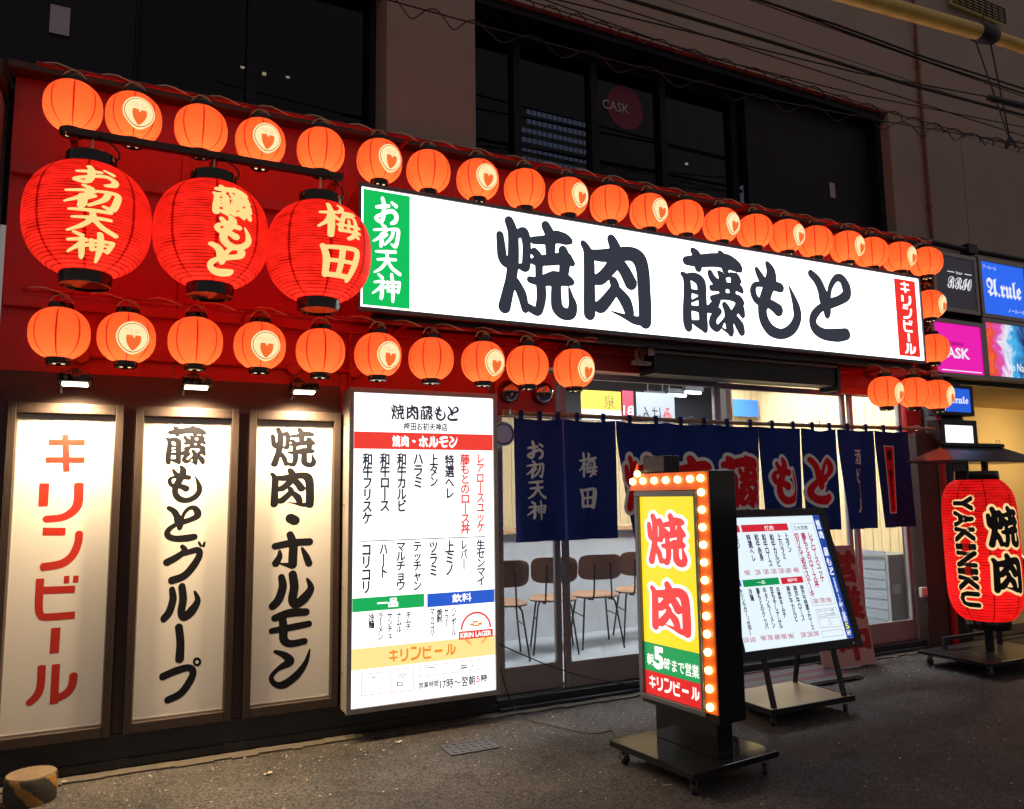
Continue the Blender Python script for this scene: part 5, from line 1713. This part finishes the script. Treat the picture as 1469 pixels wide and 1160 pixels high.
put_text(wt, '営業時間', SP2, (strip0 + sw * .36, zt - hh * .64, strip0 + sw * .64, zt - hh * .52), -.0095, vertical=True, bold=.01)
put_text(wt, '17時〜翌朝', SP2, (strip0 + sw * .22, zt - hh * .875, strip0 + sw * .78, zt - hh * .65), -.0095, vertical=True, bold=.01)
ylw = flat()
put_text(ylw, '5', SP2, (strip0 + sw * .25, zt - hh * .93, strip0 + sw * .75, zt - hh * .882), -.0095, bold=.03)
put_text(wt, '時', SP2, (strip0 + sw * .2, zt - hh * .985, strip0 + sw * .8, zt - hh * .937), -.0095, bold=.01)
for b_, nm, c_, s_ in ((bl, 'blue_field', (.01, .055, .36), 1), (rd, 'red_field', (.62, .015, .035), 1), (gn, 'green_field', (.0, .28, .08), 1), (wt, 'white_heading', (.9, .97, 1), 1), (kk, 'menu_item', (.012, .016, .05), 1), (pr, 'crimson_menu_item', (.42, .015, .09), 1), (gl, 'ruled_frame', (.35, .30, .36), 1), (ylw, 'yellow_lettering', (1, .8, .02), 1)):
    b_.build(nm, em('display_' + nm, c_, s_), MS)
one('sensor', M['chrome'], MS, lambda b: b.slab(SP2, MW - .10, .02, MW - .088, .03, .0005, .003))
for sx in (3.80, 4.44):
    one('leg', M['black'], MS, lambda b: b.obox((sx, 3.92 + .08, .42), (.035, 0, 0), (0, .022, -.005), (0, .16, .66)), bevel=.002)
    one('back_leg', M['black'], MS, lambda b: b.obox((sx, 4.28, .55), (.03, 0, 0), (0, .022, .005), (0, -.17, .92)), bevel=.002)
one('base_plate', M['plate_beige'], MS, lambda b: b.box(3.76, 4.48, 3.90, 4.40, .098, .112))
one('base_rim', M['black'], MS, lambda b: (b.box(3.75, 4.49, 3.885, 3.8985, .08, .115), b.box(3.75, 4.49, 4.4015, 4.415, .08, .115), b.box(3.74, 3.7495, 3.885, 4.415, .08, .115), b.box(4.4905, 4.50, 3.885, 4.415, .08, .115), b.box(3.76, 4.48, 3.90, 4.40, .085, .097)), bevel=.001)
for x, y in ((3.79, 3.93), (4.45, 3.93), (3.79, 4.37), (4.45, 4.37)): castor(MS, x, y, .084, .9, .027)

# ------------------------------------------------------------------ door mat, leaning opening board
MT = thing('door_mat', 'dark striped door mat on the pavement edge before the entrance', 'mat', (4.6, 4.75, 0))
one('base', M['rubber'], MT, lambda b: b.box(3.95, 5.35, 4.52, 5.0, .015, .022))
for k in range(11):
    one('strip', pm('mat_strip_grey', (.07, .066, .068), .8, var=.5, scale=60) if k % 4 < 2 else pm('mat_strip_red', (.085, .016, .026), .8, var=.4, scale=50), MT, lambda b: b.box(3.97, 5.33, 4.535 + k * .042, 4.57 + k * .042, .0225, .034))
BD = thing('open_board', 'faded pink board with red brushed 営業中 leaning beside the doorway', 'sign board', (5.75, 4.95, 0))
Bq = Plane((5.28, 4.86, .01), (1, -.02, 0), (0, .16, 1))
one('panel', M['pink_board'], BD, lambda b: b.slab(Bq, 0, 0, .62, 1.02, -.012, 0), bevel=.002)
one('foot', M['dark_steel'], BD, lambda b: (b.slab(Bq, .1, 0, .14, .9, -.05, -.013), b.slab(Bq, .48, 0, .52, .9, -.05, -.013)))
lb = flat()
for s, a, c in (('営', .70, .97), ('業', .38, .66), ('中', .05, .34)):
    put_text(lb, s, Bq, (.23, a, .59, c), .002, bold=.010, fat=.04)
lb.build('lettering', M['board_red'], BD)

# ------------------------------------------------------------------ standing red lantern under its little roof
YX, YY = 6.68, 4.33
YR, YH, YP = .288, .60, 6.5
yz = .985
YK = make_lantern('standing_lantern', 'tall red paper lantern reading YAKINIKU and 焼肉 on a wheeled stand', YR, YH, M['lan_red2'], cap_h=.07, seg=48, rings=40, p=YP, vents=False, handle=False, watt=3.0)
phc = math.degrees(math.atan2(-YY, -YX))
wl_ = lan_wrap(YR, YH, math.radians(phc - 24), YP)
wr_ = lan_wrap(YR, YH, math.radians(phc + 38), YP)
le, li = flat(), flat()
z1, z0 = .45, -.46
letters = 'YAKINIKU'
wts = [.9, 1, .95, .40, 1.0, .40, .95, .95]
tot = sum(wts) + .18 * 7
zz = z1
for ch, wt_ in zip(letters, wts):
    h_ = (z1 - z0) * wt_ / tot
    v, f, _ = text_poly(ch, 0.0)
    if ch == 'I': v, f = [(0.15, 0), (0.85, 0), (0.85, 1), (0.15, 1)], [(0, 1, 2, 3)]
    flatv = [(-.072 + .144 * y, zz - h_ * x) for x, y in v]          # a quarter turn: the word reads downwards
    for b_, r_, n in ((le, .024, .003), (li, .011, .0065)):
        for i in range(9):
            du, dv = (0, 0) if i == 8 else (r_ * math.cos(i * PI / 4), r_ * math.sin(i * PI / 4))
            b_.add([wl_(u + du, w + dv, n + i * .00008) for u, w in flatv], f)
    zz -= h_ + .18 * (z1 - z0) / tot
for ch, q in (('焼', (-.14, .03, .15, .37)), ('肉', (-.13, -.35, .14, -.02))):
    put_glyph(le, ch, None, q, .003, grow=.075, res=46, run=3, wrap=wr_)
    put_glyph(li, ch, None, q, .006, grow=.012, res=46, run=3, wrap=wr_)
le.build('cream_outline', em('standing_lantern_cream', (1.0, .66, .30), .95), YK)
li.build('lettering', M['lan_black'], YK)
YK.location = (YX, YY, yz)
LS = thing('lantern_stand', 'black wheeled stand with a small pitched roof over the YAKINIKU lantern', 'stand', (YX, YY, 0))
one('roof', pm('dark_lacquered_roof', (.035, .03, .035), .22, var=.2, rvar=.05), LS, lambda b: (b.add([(YX - .62, YY - .22, 1.745), (YX + .64, YY - .22, 1.745), (YX + .40, YY, 1.875), (YX - .40, YY, 1.875)], [(0, 1, 2, 3)]),
                                           b.add([(YX - .62, YY + .22, 1.745), (YX + .64, YY + .22, 1.745), (YX + .40, YY, 1.875), (YX - .40, YY, 1.875)], [(0, 1, 2, 3)]),
                                           b.add([(YX - .62, YY - .22, 1.745), (YX - .62, YY + .22, 1.745), (YX - .40, YY, 1.875)], [(0, 1, 2)]),
                                           b.add([(YX + .64, YY - .22, 1.745), (YX + .64, YY + .22, 1.745), (YX + .40, YY, 1.875)], [(0, 1, 2)]),
                                           b.box(YX - .62, YX + .64, YY - .22, YY + .22, 1.73, 1.744)))
one('ridge', M['black'], LS, lambda b: b.box(YX - .42, YX + .42, YY - .02, YY + .02, 1.872, 1.905), bevel=.004)
one('ring', M['chrome'], LS, lambda b: b.tube([(YX + .36, YY + .015 * math.cos(t), 1.922 + .015 * math.sin(t)) for t in np.linspace(0, 2 * PI, 13)], .003, 5))
for sx in (-.10, .10):
    one('hanger', M['black'], LS, lambda b: b.tube([(YX + sx, YY, 1.73), (YX + sx, YY, yz + YH + .06)], .008))
one('post', M['black'], LS, lambda b: (b.tube([(YX, YY, .125), (YX, YY, yz - YH - .066)], .035, 14), b.box(YX + .31, YX + .345, YY + .10, YY + .135, .13, 1.73)))
one('base_plate', M['black'], LS, lambda b: (b.box(YX - .50, YX + .50, YY - .32, YY + .32, .095, .125),), bevel=.004)
one('frame_rail', M['dark_steel'], LS, lambda b: (b.box(YX - .30, YX + .34, YY + .20, YY + .23, .20, .23), b.box(YX - .30, YX - .27, YY + .20, YY + .23, .126, .20), b.box(YX + .31, YX + .34, YY + .20, YY + .23, .126, .20)))
for dx, dy in ((-.44, -.26), (.44, -.26), (-.44, .26), (.44, .26)): castor(LS, YX + dx, YY + dy, .096, .4 + dx, .033)

# ------------------------------------------------------------------ neighbour signs to the right
def light_sign(label, q0, q1, Y, bg, texts, strength=1.0, frame=M['aluminium'], name='bar_sign', group=None, fr=.045):
    """q0, q1: top left and bottom right pixel of the whole box"""
    pl = wall_plane(Y)
    a, c = pl.uv(*q0), pl.uv(*q1)
    u0, v1, u1, v0 = a[0], a[1], c[0], c[1]
    T = thing(name, label, 'sign', ((u0 + u1) / 2, Y + .1, v0), group)
    one('casing', M['dark_steel'], T, lambda b: b.box(u0, u1, Y + .01, Y + .14, v0, v1), bevel=.004)
    one('frame', frame, T, lambda b: (b.box(u0, u1, Y - .012, Y + .009, v1 - fr, v1), b.box(u0, u1, Y - .012, Y + .009, v0, v0 + fr), b.box(u0, u0 + fr, Y - .012, Y + .009, v0 + fr + .0005, v1 - fr - .0005), b.box(u1 - fr, u1, Y - .012, Y + .009, v0 + fr + .0005, v1 - fr - .0005)), bevel=.003)
    one('face', bg, T, lambda b: b.sheet(pl, u0 + fr, v0 + fr, u1 - fr, v1 - fr, 0))
    w, h = u1 - u0 - 2 * fr, v1 - v0 - 2 * fr
    for s, (fx0, fy0, fx1, fy1), m_, bold in texts:
        lb = flat()
        box = (u0 + fr + w * fx0, v0 + fr + h * fy0, u0 + fr + w * fx1, v0 + fr + h * fy1)
        if s is None: lb.sheet(pl, *box, .003)
        else: put_text(lb, s, pl, box, .003, bold=bold)
        lb.build('lettering', m_, T)
    return T, pl, (u0 + fr, v0 + fr, w, h)


white_l = em('neighbour_white_letters', (.9, .92, 1.0), .9)
NSY = 5.0
light_sign('black light box sign reading BRIO in white', (1335, 357), (1406, 453), NSY, em('brio_face', (.018, .017, .024), 1), [('𝓑𝓡𝓘𝓞', (.28, .38, .92, .62), white_l, .006), (None, (.30, .70, .48, .715), white_l, 0), (None, (.75, .70, .93, .715), white_l, 0), ('bar', (.53, .68, .70, .74), white_l, 0)])
T, pl, (bu, bv, bw, bh) = light_sign('blue light box sign reading A.rule in white', (1401.5, 367), (1478, 464), NSY, em('arule_face', (.015, .13, .85), 1), [('𝕬.𝖗𝖚𝖑𝖊', (.10, .34, .90, .70), white_l, .015), ('アールール', (.05, .86, .35, .93), white_l, 0), ('ノールール', (.55, .08, .95, .15), white_l, 0)])
T, pl, (bu, bv, bw, bh) = light_sign('magenta light box sign reading CASK in white', (1334, 454), (1416, 545), NSY, em('cask_face', (.80, .005, .42), 1), [('CASK', (.05, .30, .72, .52), white_l, .03), ('CAFE&BAR', (.12, .56, .60, .64), em('cask_ink', (.05, .0, .04), 1), 0), (None, (.1, .04, .95, .06), white_l, 0)])
def smoke_face():
    m, n, l = new_mat('colour_smoke_face')
    out = n.new('ShaderNodeOutputMaterial')
    e = n.new('ShaderNodeBsdfPrincipled')
    l.new(e.outputs[0], out.inputs[0])
    tc = n.new('ShaderNodeTexCoord')
    nz = n.new('ShaderNodeTexNoise')
    nz.inputs['Scale'].default_value = 4.5
    nz.inputs['Detail'].default_value = 6
    nz.inputs['Distortion'].default_value = 1.5
    l.new(tc.outputs['Object'], nz.inputs['Vector'])
    sp = n.new('ShaderNodeSeparateXYZ')
    l.new(tc.outputs['Object'], sp.inputs[0])
    ad = n.new('ShaderNodeMath'); ad.operation = 'MULTIPLY_ADD'
    ad.inputs[1].default_value = 0.85; ad.inputs[2].default_value = 0.50
    l.new(sp.outputs[0], ad.inputs[0])
    a2 = n.new('ShaderNodeMath'); a2.operation = 'MULTIPLY_ADD'
    a2.inputs[1].default_value = 0.55; a2.inputs[2].default_value = -0.27
    l.new(nz.outputs[0], a2.inputs[0])
    a3 = n.new('ShaderNodeMath'); a3.operation = 'ADD'
    l.new(ad.outputs[0], a3.inputs[0]); l.new(a2.outputs[0], a3.inputs[1])
    r = n.new('ShaderNodeValToRGB')
    els = r.color_ramp.elements
    els[0].position = 0.05; els[0].color = (1.0, .35, .02, 1)
    els[1].position = 1.0; els[1].color = (.005, .006, .02, 1)
    for p_, c_ in ((.25, (.9, .06, .03)), (.36, (.75, .1, .6)), (.46, (.95, .95, 1.0)), (.58, (.05, .5, .95)), (.72, (.02, .1, .35)), (.80, (.006, .008, .03))):
        q = els.new(p_); q.color = (*c_, 1)
    l.new(a3.outputs[0], r.inputs[0])
    l.new(r.outputs[0], e.inputs['Emission Color'])
    e.inputs['Base Color'].default_value = (.05, .05, .05, 1)
    e.inputs['Emission Strength'].default_value = .9
    return m
T, pl, (bu, bv, bw, bh) = light_sign('light box sign with bursts of coloured smoke on black', (1408, 455), (1484, 550), NSY, smoke_face(), [('No Name', (.45, .12, 1.0, .28), white_l, .012)])
light_sign('small blue screen reading A.rule above the white lit frame', (1346, 550), (1397, 597), 4.93, em('arule_small_face', (.012, .11, .70), 1), [('𝕬.𝖗𝖚𝖑𝖊', (.15, .35, .92, .68), white_l, .015)], frame=M['black'], fr=.035)
light_sign('small bright white lit frame above the lantern roof', (1348, 601), (1403, 650), 4.93, em('white_frame_face', (1, 1, 1), 1.6), [], frame=M['black'], fr=.055)
pst = thing('sign_post', 'black post carrying the small screens beside the passage', 'post', (7.5, 5.05, 0))
one('column', M['black'], pst, lambda b: b.box(7.26, 7.60, 5.08, 5.2, 0, 2.62), bevel=.004)
one('shelf', M['black'], pst, lambda b: b.box(7.30, 7.70, 5.075, 5.0795, 1.2, 2.6))
one('lead', M['rubber'], pst, lambda b: b.tube([(7.45, 5.06, 1.95), (7.44, 5.05, 1.7), (7.47, 5.05, 1.4), (7.42, 5.06, .9), (7.45, 5.06, .2)], .006), True)
cnd = thing('cable_trunking', 'black cable trunking above the neighbouring light box signs', 'trunking', (8.2, 5.05, 4.0))
zt_ = at_y(1400, 362, 5.0)[2]
one('duct', M['black'], cnd, lambda b: (b.tube([(7.1, 5.06, zt_ + .05), (7.8, 5.06, zt_ + .04), (9.6, 5.06, zt_ + .06)], .03, 8), b.box(7.95, 8.1, 5.02, 5.12, zt_ + .0, zt_ + .10)))
one('backing', M['dark_steel'], cnd, lambda b: b.box(7.1, 9.6, 5.145, 5.19, 2.6, 4.0))

# ------------------------------------------------------------------ passage with stairs on the right
PG = thing('passage', 'cream walled passage with warm light beside the standing lantern', 'passage', (8.6, 5.3, 0))
one('wall', M['corridor'], PG, lambda b: (b.box(7.60, 12.0, 6.9, 7.0, 0, 2.75), b.box(7.60, 7.70, 5.2, 6.9, 0, 2.75)))
one('ceiling', M['corridor'], PG, lambda b: b.box(7.60, 12.0, 5.2, 6.9, 2.66, 2.74))
one('floor', M['corr_floor'], PG, lambda b: b.box(7.22, 12.0, 5.12, 7.0, .004, .10))
one('pillar', M['beige'], PG, lambda b: b.box(7.22, 7.62, 5.22, 5.5, .1, 4.02))
one('lintel', M['dark_steel'], PG, lambda b: b.box(7.55, 12.0, 5.10, 5.2, 2.63, 2.75))
one('white_block', M['plastic_white'], PG, lambda b: b.box(7.62, 8.05, 5.5, 5.9, .1, .34), bevel=.01)
STR = thing('staircase', 'dark slatted staircase rising inside the cream passage', 'stairs', (10.0, 6.4, .1))
sA, sB = np.array((8.55, 6.5, 2.05)), np.array((11.2, 6.5, .15))
dS = sB - sA
one('stringer', M['brown_wall'], STR, lambda b: b.obox((sA + sB) / 2, dS, (0, .05, 0), np.array((0.58, 0, .81)) * .26))
for i in range(9):
    c = sA + dS * (i + .5) / 9
    one('tread', M['wood_frame_h'], STR, lambda b: b.box(c[0] - .15, c[0] + .15, 6.53, 6.88, c[2] + .02, c[2] + .06))
one('rail_highlight', M['lens'] if False else em('stair_rail_highlight', (1, .85, .6), 1.5), STR, lambda b: b.obox((sA + sB) / 2 + np.array((.09, -.03, .125)), dS * .96, (0, .008, 0), (0, 0, .012)))  # glowing strip painted in for the lit line of the handrail
for i in range(10):
    t = (i + .5) / 10
    c = sA + dS * t
    one('slat', M['wood_frame'], STR, lambda b: b.box(c[0] - .115, c[0] + .085, 6.46, 6.472, .1, max(.14, c[2] - .18)))
CL = thing('passage_light', 'round warm ceiling light inside the cream passage', 'lamp', (11.2, 5.75, 2.6))
one('bowl', em('passage_lamp_glass', (1.0, .72, .30), 260), CL, lambda b: b.lathe((11.2, 5.75, 2.655), [(0, -.06), (.09, -.045), (.12, -.012), (.125, 0)], 20))

# ------------------------------------------------------------------ overhead lines
def cable(label, pts, Y, r, mt=M['rubber'], sag=0.0, name='overhead_cable', group='overhead cables'):
    q = [at_y(px, py, Y) for px, py in pts]
    out = []
    for i in range(len(q) - 1):
        for t in np.linspace(0, 1, 9)[:-1]: out.append(q[i] + (q[i + 1] - q[i]) * t - np.array((0, 0, sag * 4 * t * (1 - t))))
    out.append(q[-1])
    d0, d1 = q[0] - q[1], q[-1] - q[-2]
    out = [q[0] + d0 / np.linalg.norm(d0) * 1.5] + out + [q[-1] + d1 / np.linalg.norm(d1) * 3.0]
    b = MB()
    b.tube(out, r, 6)
    return tag(b.build(name, mt, smooth=True), label, 'cable', group)


cable('thick black overhead cable crossing below the yellow cable guard', [(905, 0), (1100, 58), (1300, 120), (1469, 165)], 4.3, .014)
cable('twin black overhead cable highest on the beige wall', [(1090, 0), (1200, 35), (1330, 83), (1469, 127)], 4.3, .010)
cable('second strand of the twin black cable on the beige wall', [(1095, 0), (1200, 40), (1330, 88), (1469, 134)], 4.34, .009)
cable('thin black cable running just under the thick one', [(1000, 48), (1230, 104), (1469, 148)], 4.36, .006)
cable('thin wire crossing the lower beam joint', [(700, -30), (1000, 78), (1230, 135), (1469, 182)], 4.4, .005)
# messenger wires with a spiral hanger looped round a second line
def spiral(label, pts, Y, loops, amp):
    q = [at_y(px, py, Y) for px, py in pts]
    T = thing('spiral_cable', label, 'cable', tuple((q[0] + q[-1]) / 2), 'cables with spiral hangers')
    path = []
    n = 160
    seg = np.linspace(0, len(q) - 1, n)
    for s_ in seg:
        i = min(int(s_), len(q) - 2)
        path.append(q[i] + (q[i + 1] - q[i]) * (s_ - i))
    one('wire', M['dark_steel'], T, lambda b: b.tube(path[::8] + [path[-1]], .005, 6), True)
    one('loops', M['rubber'], T, lambda b: b.tube([p_ + np.array((0, .03 * math.cos(2 * PI * loops * k / n), -amp * .6 + amp * math.sin(2 * PI * loops * k / n))) for k, p_ in enumerate(path)], .0045, 5), True)
    return T
spiral('looped cable with spiral hanger along the lower edge of the beam', [(740, -5), (900, 45), (1100, 105), (1275, 160), (1400, 195), (1480, 215)], 4.5, 22, .035)
spiral('pale looped wire with hanging spiral across the dark upper windows', [(540, -5), (690, 36), (900, 92), (1100, 142), (1275, 175), (1400, 195), (1480, 208)], 4.45, 15, .05)
# yellow cable guard
GY = 3.3
g0, g1, g2 = at_y(1222, -6, GY), at_y(1412, 48, GY), at_y(1500, 78, GY)
YG = thing('cable_guard', 'yellow plastic cable guard on the overhead line with a black clamp', 'cable guard', tuple(g1))
one('sleeve', M['yellow_pipe'], YG, lambda b: b.tube([g0 - (g1 - g0) * .6, g0, g1 - (g1 - g0) * .02], .055, 18), True)
one('sleeve', M['yellow_pipe'], YG, lambda b: b.tube([g1 + (g2 - g1) * .06, g2, g2 + (g2 - g1) * 4], .045, 18), True)
one('clamp', M['rubber'], YG, lambda b: b.tube([g1 - (g1 - g0) * .06, g1 - (g1 - g0) * .05, g1 + (g2 - g1) * .02, g1 + (g2 - g1) * .14, g1 + (g2 - g1) * .16], [.058, .07, .07, .06, .05], 16), True)
IS = thing('line_spacer', 'black hanging line spacer with stay wires under the yellow guard', 'insulator', tuple(at_y(1445, 145, 3.6)))
s0, s1 = at_y(1418, 140, GY + .02), at_y(1480, 155, GY + .02)
one('body', M['rubber'], IS, lambda b: b.tube([s0, s0 + (s1 - s0) * .1, s0 + (s1 - s0) * .3, s1, s1 + (s1 - s0) * 2], [.02, .028, .024, .028, .02], 12), True)
e0 = at_y(1450, 205, GY + .02)
for a in (at_y(1400, 60, GY), at_y(1421, 62, GY)):
    one('stay', M['rubber'], IS, lambda b: b.tube([a, (a + e0) / 2, e0], .006, 6))
one('stay', M['rubber'], IS, lambda b: b.tube([at_y(1415, 0, GY), at_y(1408, 40, GY)], .006, 6))
one('splice', M['rubber'], IS, lambda b: b.tube([e0 + np.array((.05 * math.cos(t) * (1 + .3 * math.sin(3 * t)), .02 * math.sin(t), .035 * math.sin(2 * t))) for t in np.linspace(0, 9, 40)], .008, 6), True)
# wire cage high on the neighbouring wall
WC = thing('wire_cage_window', 'small lit window behind a black wire grille high on the wall', 'window', (8.6, 5.15, 6.1))
wa, wc_ = at_y(1370, -20, 5.1), at_y(1446, 32, 5.1)
one('pane', em('dim_yellow_pane', (.25, .17, .06), .18), WC, lambda b: b.box(wa[0], wc_[0], 5.17, 5.185, wc_[2] + .02, wa[2]))
for t in np.linspace(0, 1, 9):
    one('bar', M['black'], WC, lambda b: b.tube([(wa[0] + (wc_[0] - wa[0]) * t, 5.13, wc_[2]), (wa[0] + (wc_[0] - wa[0]) * t, 5.13, wa[2])], .008, 6))
for t in np.linspace(0, 1, 6):
    one('bar', M['black'], WC, lambda b: b.tube([(wa[0], 5.12, wc_[2] + (wa[2] - wc_[2]) * t), (wc_[0], 5.12, wc_[2] + (wa[2] - wc_[2]) * t)], .008, 6))

# ------------------------------------------------------------------ street odds and ends
sp_ = at_z(42, 1150, 0)
sc = np.array((sp_[0] + .0, sp_[1] + .02, 0))
SB = thing('bollard_stump', 'low round stump with worn yellow and black stripes by the wall', 'bollard', tuple(sc))
def hazard():
    m, n, l = new_mat('worn_hazard_stripes')
    out = n.new('ShaderNodeOutputMaterial'); b = n.new('ShaderNodeBsdfPrincipled'); l.new(b.outputs[0], out.inputs[0])
    tc = n.new('ShaderNodeTexCoord'); sp = n.new('ShaderNodeSeparateXYZ'); l.new(tc.outputs['Object'], sp.inputs[0])
    an = n.new('ShaderNodeMath'); an.operation = 'ARCTAN2'; l.new(sp.outputs[1], an.inputs[0]); l.new(sp.outputs[0], an.inputs[1])
    a = n.new('ShaderNodeMath'); a.operation = 'MULTIPLY_ADD'; a.inputs[1].default_value = 8.0; l.new(sp.outputs[2], a.inputs[0]); l.new(an.outputs[0], a.inputs[2])
    s = n.new('ShaderNodeMath'); s.operation = 'MULTIPLY'; s.inputs[1].default_value = 4.0; l.new(a.outputs[0], s.inputs[0])
    si = n.new('ShaderNodeMath'); si.operation = 'SINE'; l.new(s.outputs[0], si.inputs[0])
    nz = n.new('ShaderNodeTexNoise'); nz.inputs['Scale'].default_value = 25; nz.inputs['Detail'].default_value = 6; l.new(tc.outputs['Object'], nz.inputs['Vector'])
    ad = n.new('ShaderNodeMath'); ad.operation = 'MULTIPLY_ADD'; ad.inputs[1].default_value = 2.2; ad.inputs[2].default_value = -1.1; l.new(nz.outputs[0], ad.inputs[0])
    t = n.new('ShaderNodeMath'); t.operation = 'ADD'; l.new(si.outputs[0], t.inputs[0]); l.new(ad.outputs[0], t.inputs[1])
    r = n.new('ShaderNodeValToRGB'); r.color_ramp.elements[0].position = .45; r.color_ramp.elements[0].color = (.03, .024, .02, 1); r.color_ramp.elements[1].position = .6; r.color_ramp.elements[1].color = (.27, .14, .025, 1)
    l.new(t.outputs[0], r.inputs[0]); l.new(r.outputs[0], b.inputs['Base Color']); b.inputs['Roughness'].default_value = .7
    bp = n.new('ShaderNodeBump'); bp.inputs['Strength'].default_value = .5; bp.inputs['Distance'].default_value = .01; l.new(nz.outputs[0], bp.inputs['Height']); l.new(bp.outputs[0], b.inputs['Normal'])
    return m
SB.location = tuple(sc)
one('side', hazard(), SB, lambda b: b.lathe((sc[0], sc[1], 0), [(.118, 0), (.120, .03), (.119, .115), (.113, .128)], 32), True)
one('top', M['stump'], SB, lambda b: b.lathe((sc[0], sc[1], .128), [(.113, 0.0005), (.110, .006), (.06, .008), (0, .006)], 32), True)
# drain cover
dq = [at_z(*q, .004) for q in ((632, 1070), (655, 1080.5), (714, 1073), (692, 1061))]
cx = sum(q[0] for q in dq) / 4; cy = sum(q[1] for q in dq) / 4
DC = thing('drain_cover', 'square patterned iron drain cover set in the asphalt', 'drain cover', (cx, cy, 0))
one('plate', M['drain'], DC, lambda b: b.box(cx - .155, cx + .155, cy - .10, cy + .10, .001, .008), bevel=.002)
for i in range(6):
    for j in range(4):
        one('stud', M['drain'], DC, lambda b: b.obox((cx - .12 + i * .048, cy - .07 + j * .046, .0095), (.024, .012 * (1 if (i + j) % 2 else -1), 0), (-.004 * (1 if (i + j) % 2 else -1), .008, 0), (0, 0, .003)))
# power lead from the menu box along the ground
ld = MB()
pts_px = [(712, 935, .45), (716, 952, .36), (722, 985, .2), (735, 1010, .08), (758, 1032, .012), (800, 1042, .01), (850, 1052, .01), (880, 1050, .01)]
path = [np.array((mu1 + .036, 4.95, .62))]
for px, py, z in pts_px[3:]: path.append(at_z(px, py, z))
path.append(np.array((pc[0] - .25, pc[1] + .34, .01)))
path.insert(1, np.array((mu1 + .05, 4.93, .35)))
sm = []
P_ = np.array(path)
for i in range(len(P_) - 1):
    p0, p1, p2, p3 = P_[max(i - 1, 0)], P_[i], P_[i + 1], P_[min(i + 2, len(P_) - 1)]
    for t in np.linspace(0, 1, 7)[:-1]:
        sm.append(0.5 * ((2 * p1) + (-p0 + p2) * t + (2 * p0 - 5 * p1 + 4 * p2 - p3) * t * t + (-p0 + 3 * p1 - 3 * p2 + p3) * t ** 3))
sm.append(P_[-1])
for q in sm: q[2] = max(q[2], .008)
ld.tube(sm, .004, 6)
tag(ld.build('power_lead', M['rubber'], smooth=True), 'black power lead running from the menu box over the asphalt', 'cable')
ld = MB()
w0 = np.array((mu1 + .036, 4.98, .50)); w1 = np.array((3.55, 5.04, .06))
ld.tube([w0 + (w1 - w0) * t + np.array((0, -.03 * math.sin(PI * t), -.06 * math.sin(PI * t))) for t in np.linspace(0, 1, 16)], .005, 6)
tag(ld.build('power_lead', M['rubber'], smooth=True), 'thin black lead sagging from the menu box across the door foot', 'cable')
# scraps of litter
for k, (px, py, w, lab) in enumerate(((957, 1128, .05, 'thin pale cigarette end lying beside the arrow sign castor'), (572, 1066, .035, 'crumpled pale scrap lying below the menu light box'), (384, 1112, .04, 'torn pale paper scrap on the asphalt below the lettered panels'), (92, 1124, .025, 'small pale paper scrap beside the striped stump'))):
    P = at_z(px, py, 0)
    rr = random.Random(k)
    b = MB()
    if k == 0:
        b.tube([(P[0] - .022, P[1] + .008, .006), (P[0] + .022, P[1] - .008, .006)], .004, 8)
    else:
        vs = []
        for i in range(5):
            for j in range(4):
                vs.append((P[0] + (i / 4 - .5) * w + rr.uniform(-.006, .006), P[1] + (j / 3 - .5) * w * .6 + rr.uniform(-.006, .006), .004 + rr.uniform(0, .014)))
        b.add(vs, [(j * 1 + i * 4, j + (i + 1) * 4, j + 1 + (i + 1) * 4, j + 1 + i * 4) for i in range(4) for j in range(3)])
    tag(b.build('cigarette_end' if k == 0 else 'paper_scrap', M['litter'], smooth=True), lab, 'litter')
# socket box on the dark post
SK = thing('socket_box', 'grey outdoor socket box with a hanging lead on the dark post', 'socket', (6.9, 5.0, .75))
kp = at_y(1322, 848, 5.02)
one('box', M['plastic_white'], SK, lambda b: b.box(kp[0] - .04, kp[0] + .04, 4.985, 5.019, kp[2] - .05, kp[2] + .04), bevel=.006)
one('lead', M['rubber'], SK, lambda b: b.tube([(kp[0], 4.98, kp[2] - .03), (kp[0] + .01, 4.965, kp[2] - .12), (kp[0] - .01, 4.97, kp[2] - .35), (kp[0] + .03, 4.98, .03), (kp[0] + .4, 4.9, .02)], .006), True)
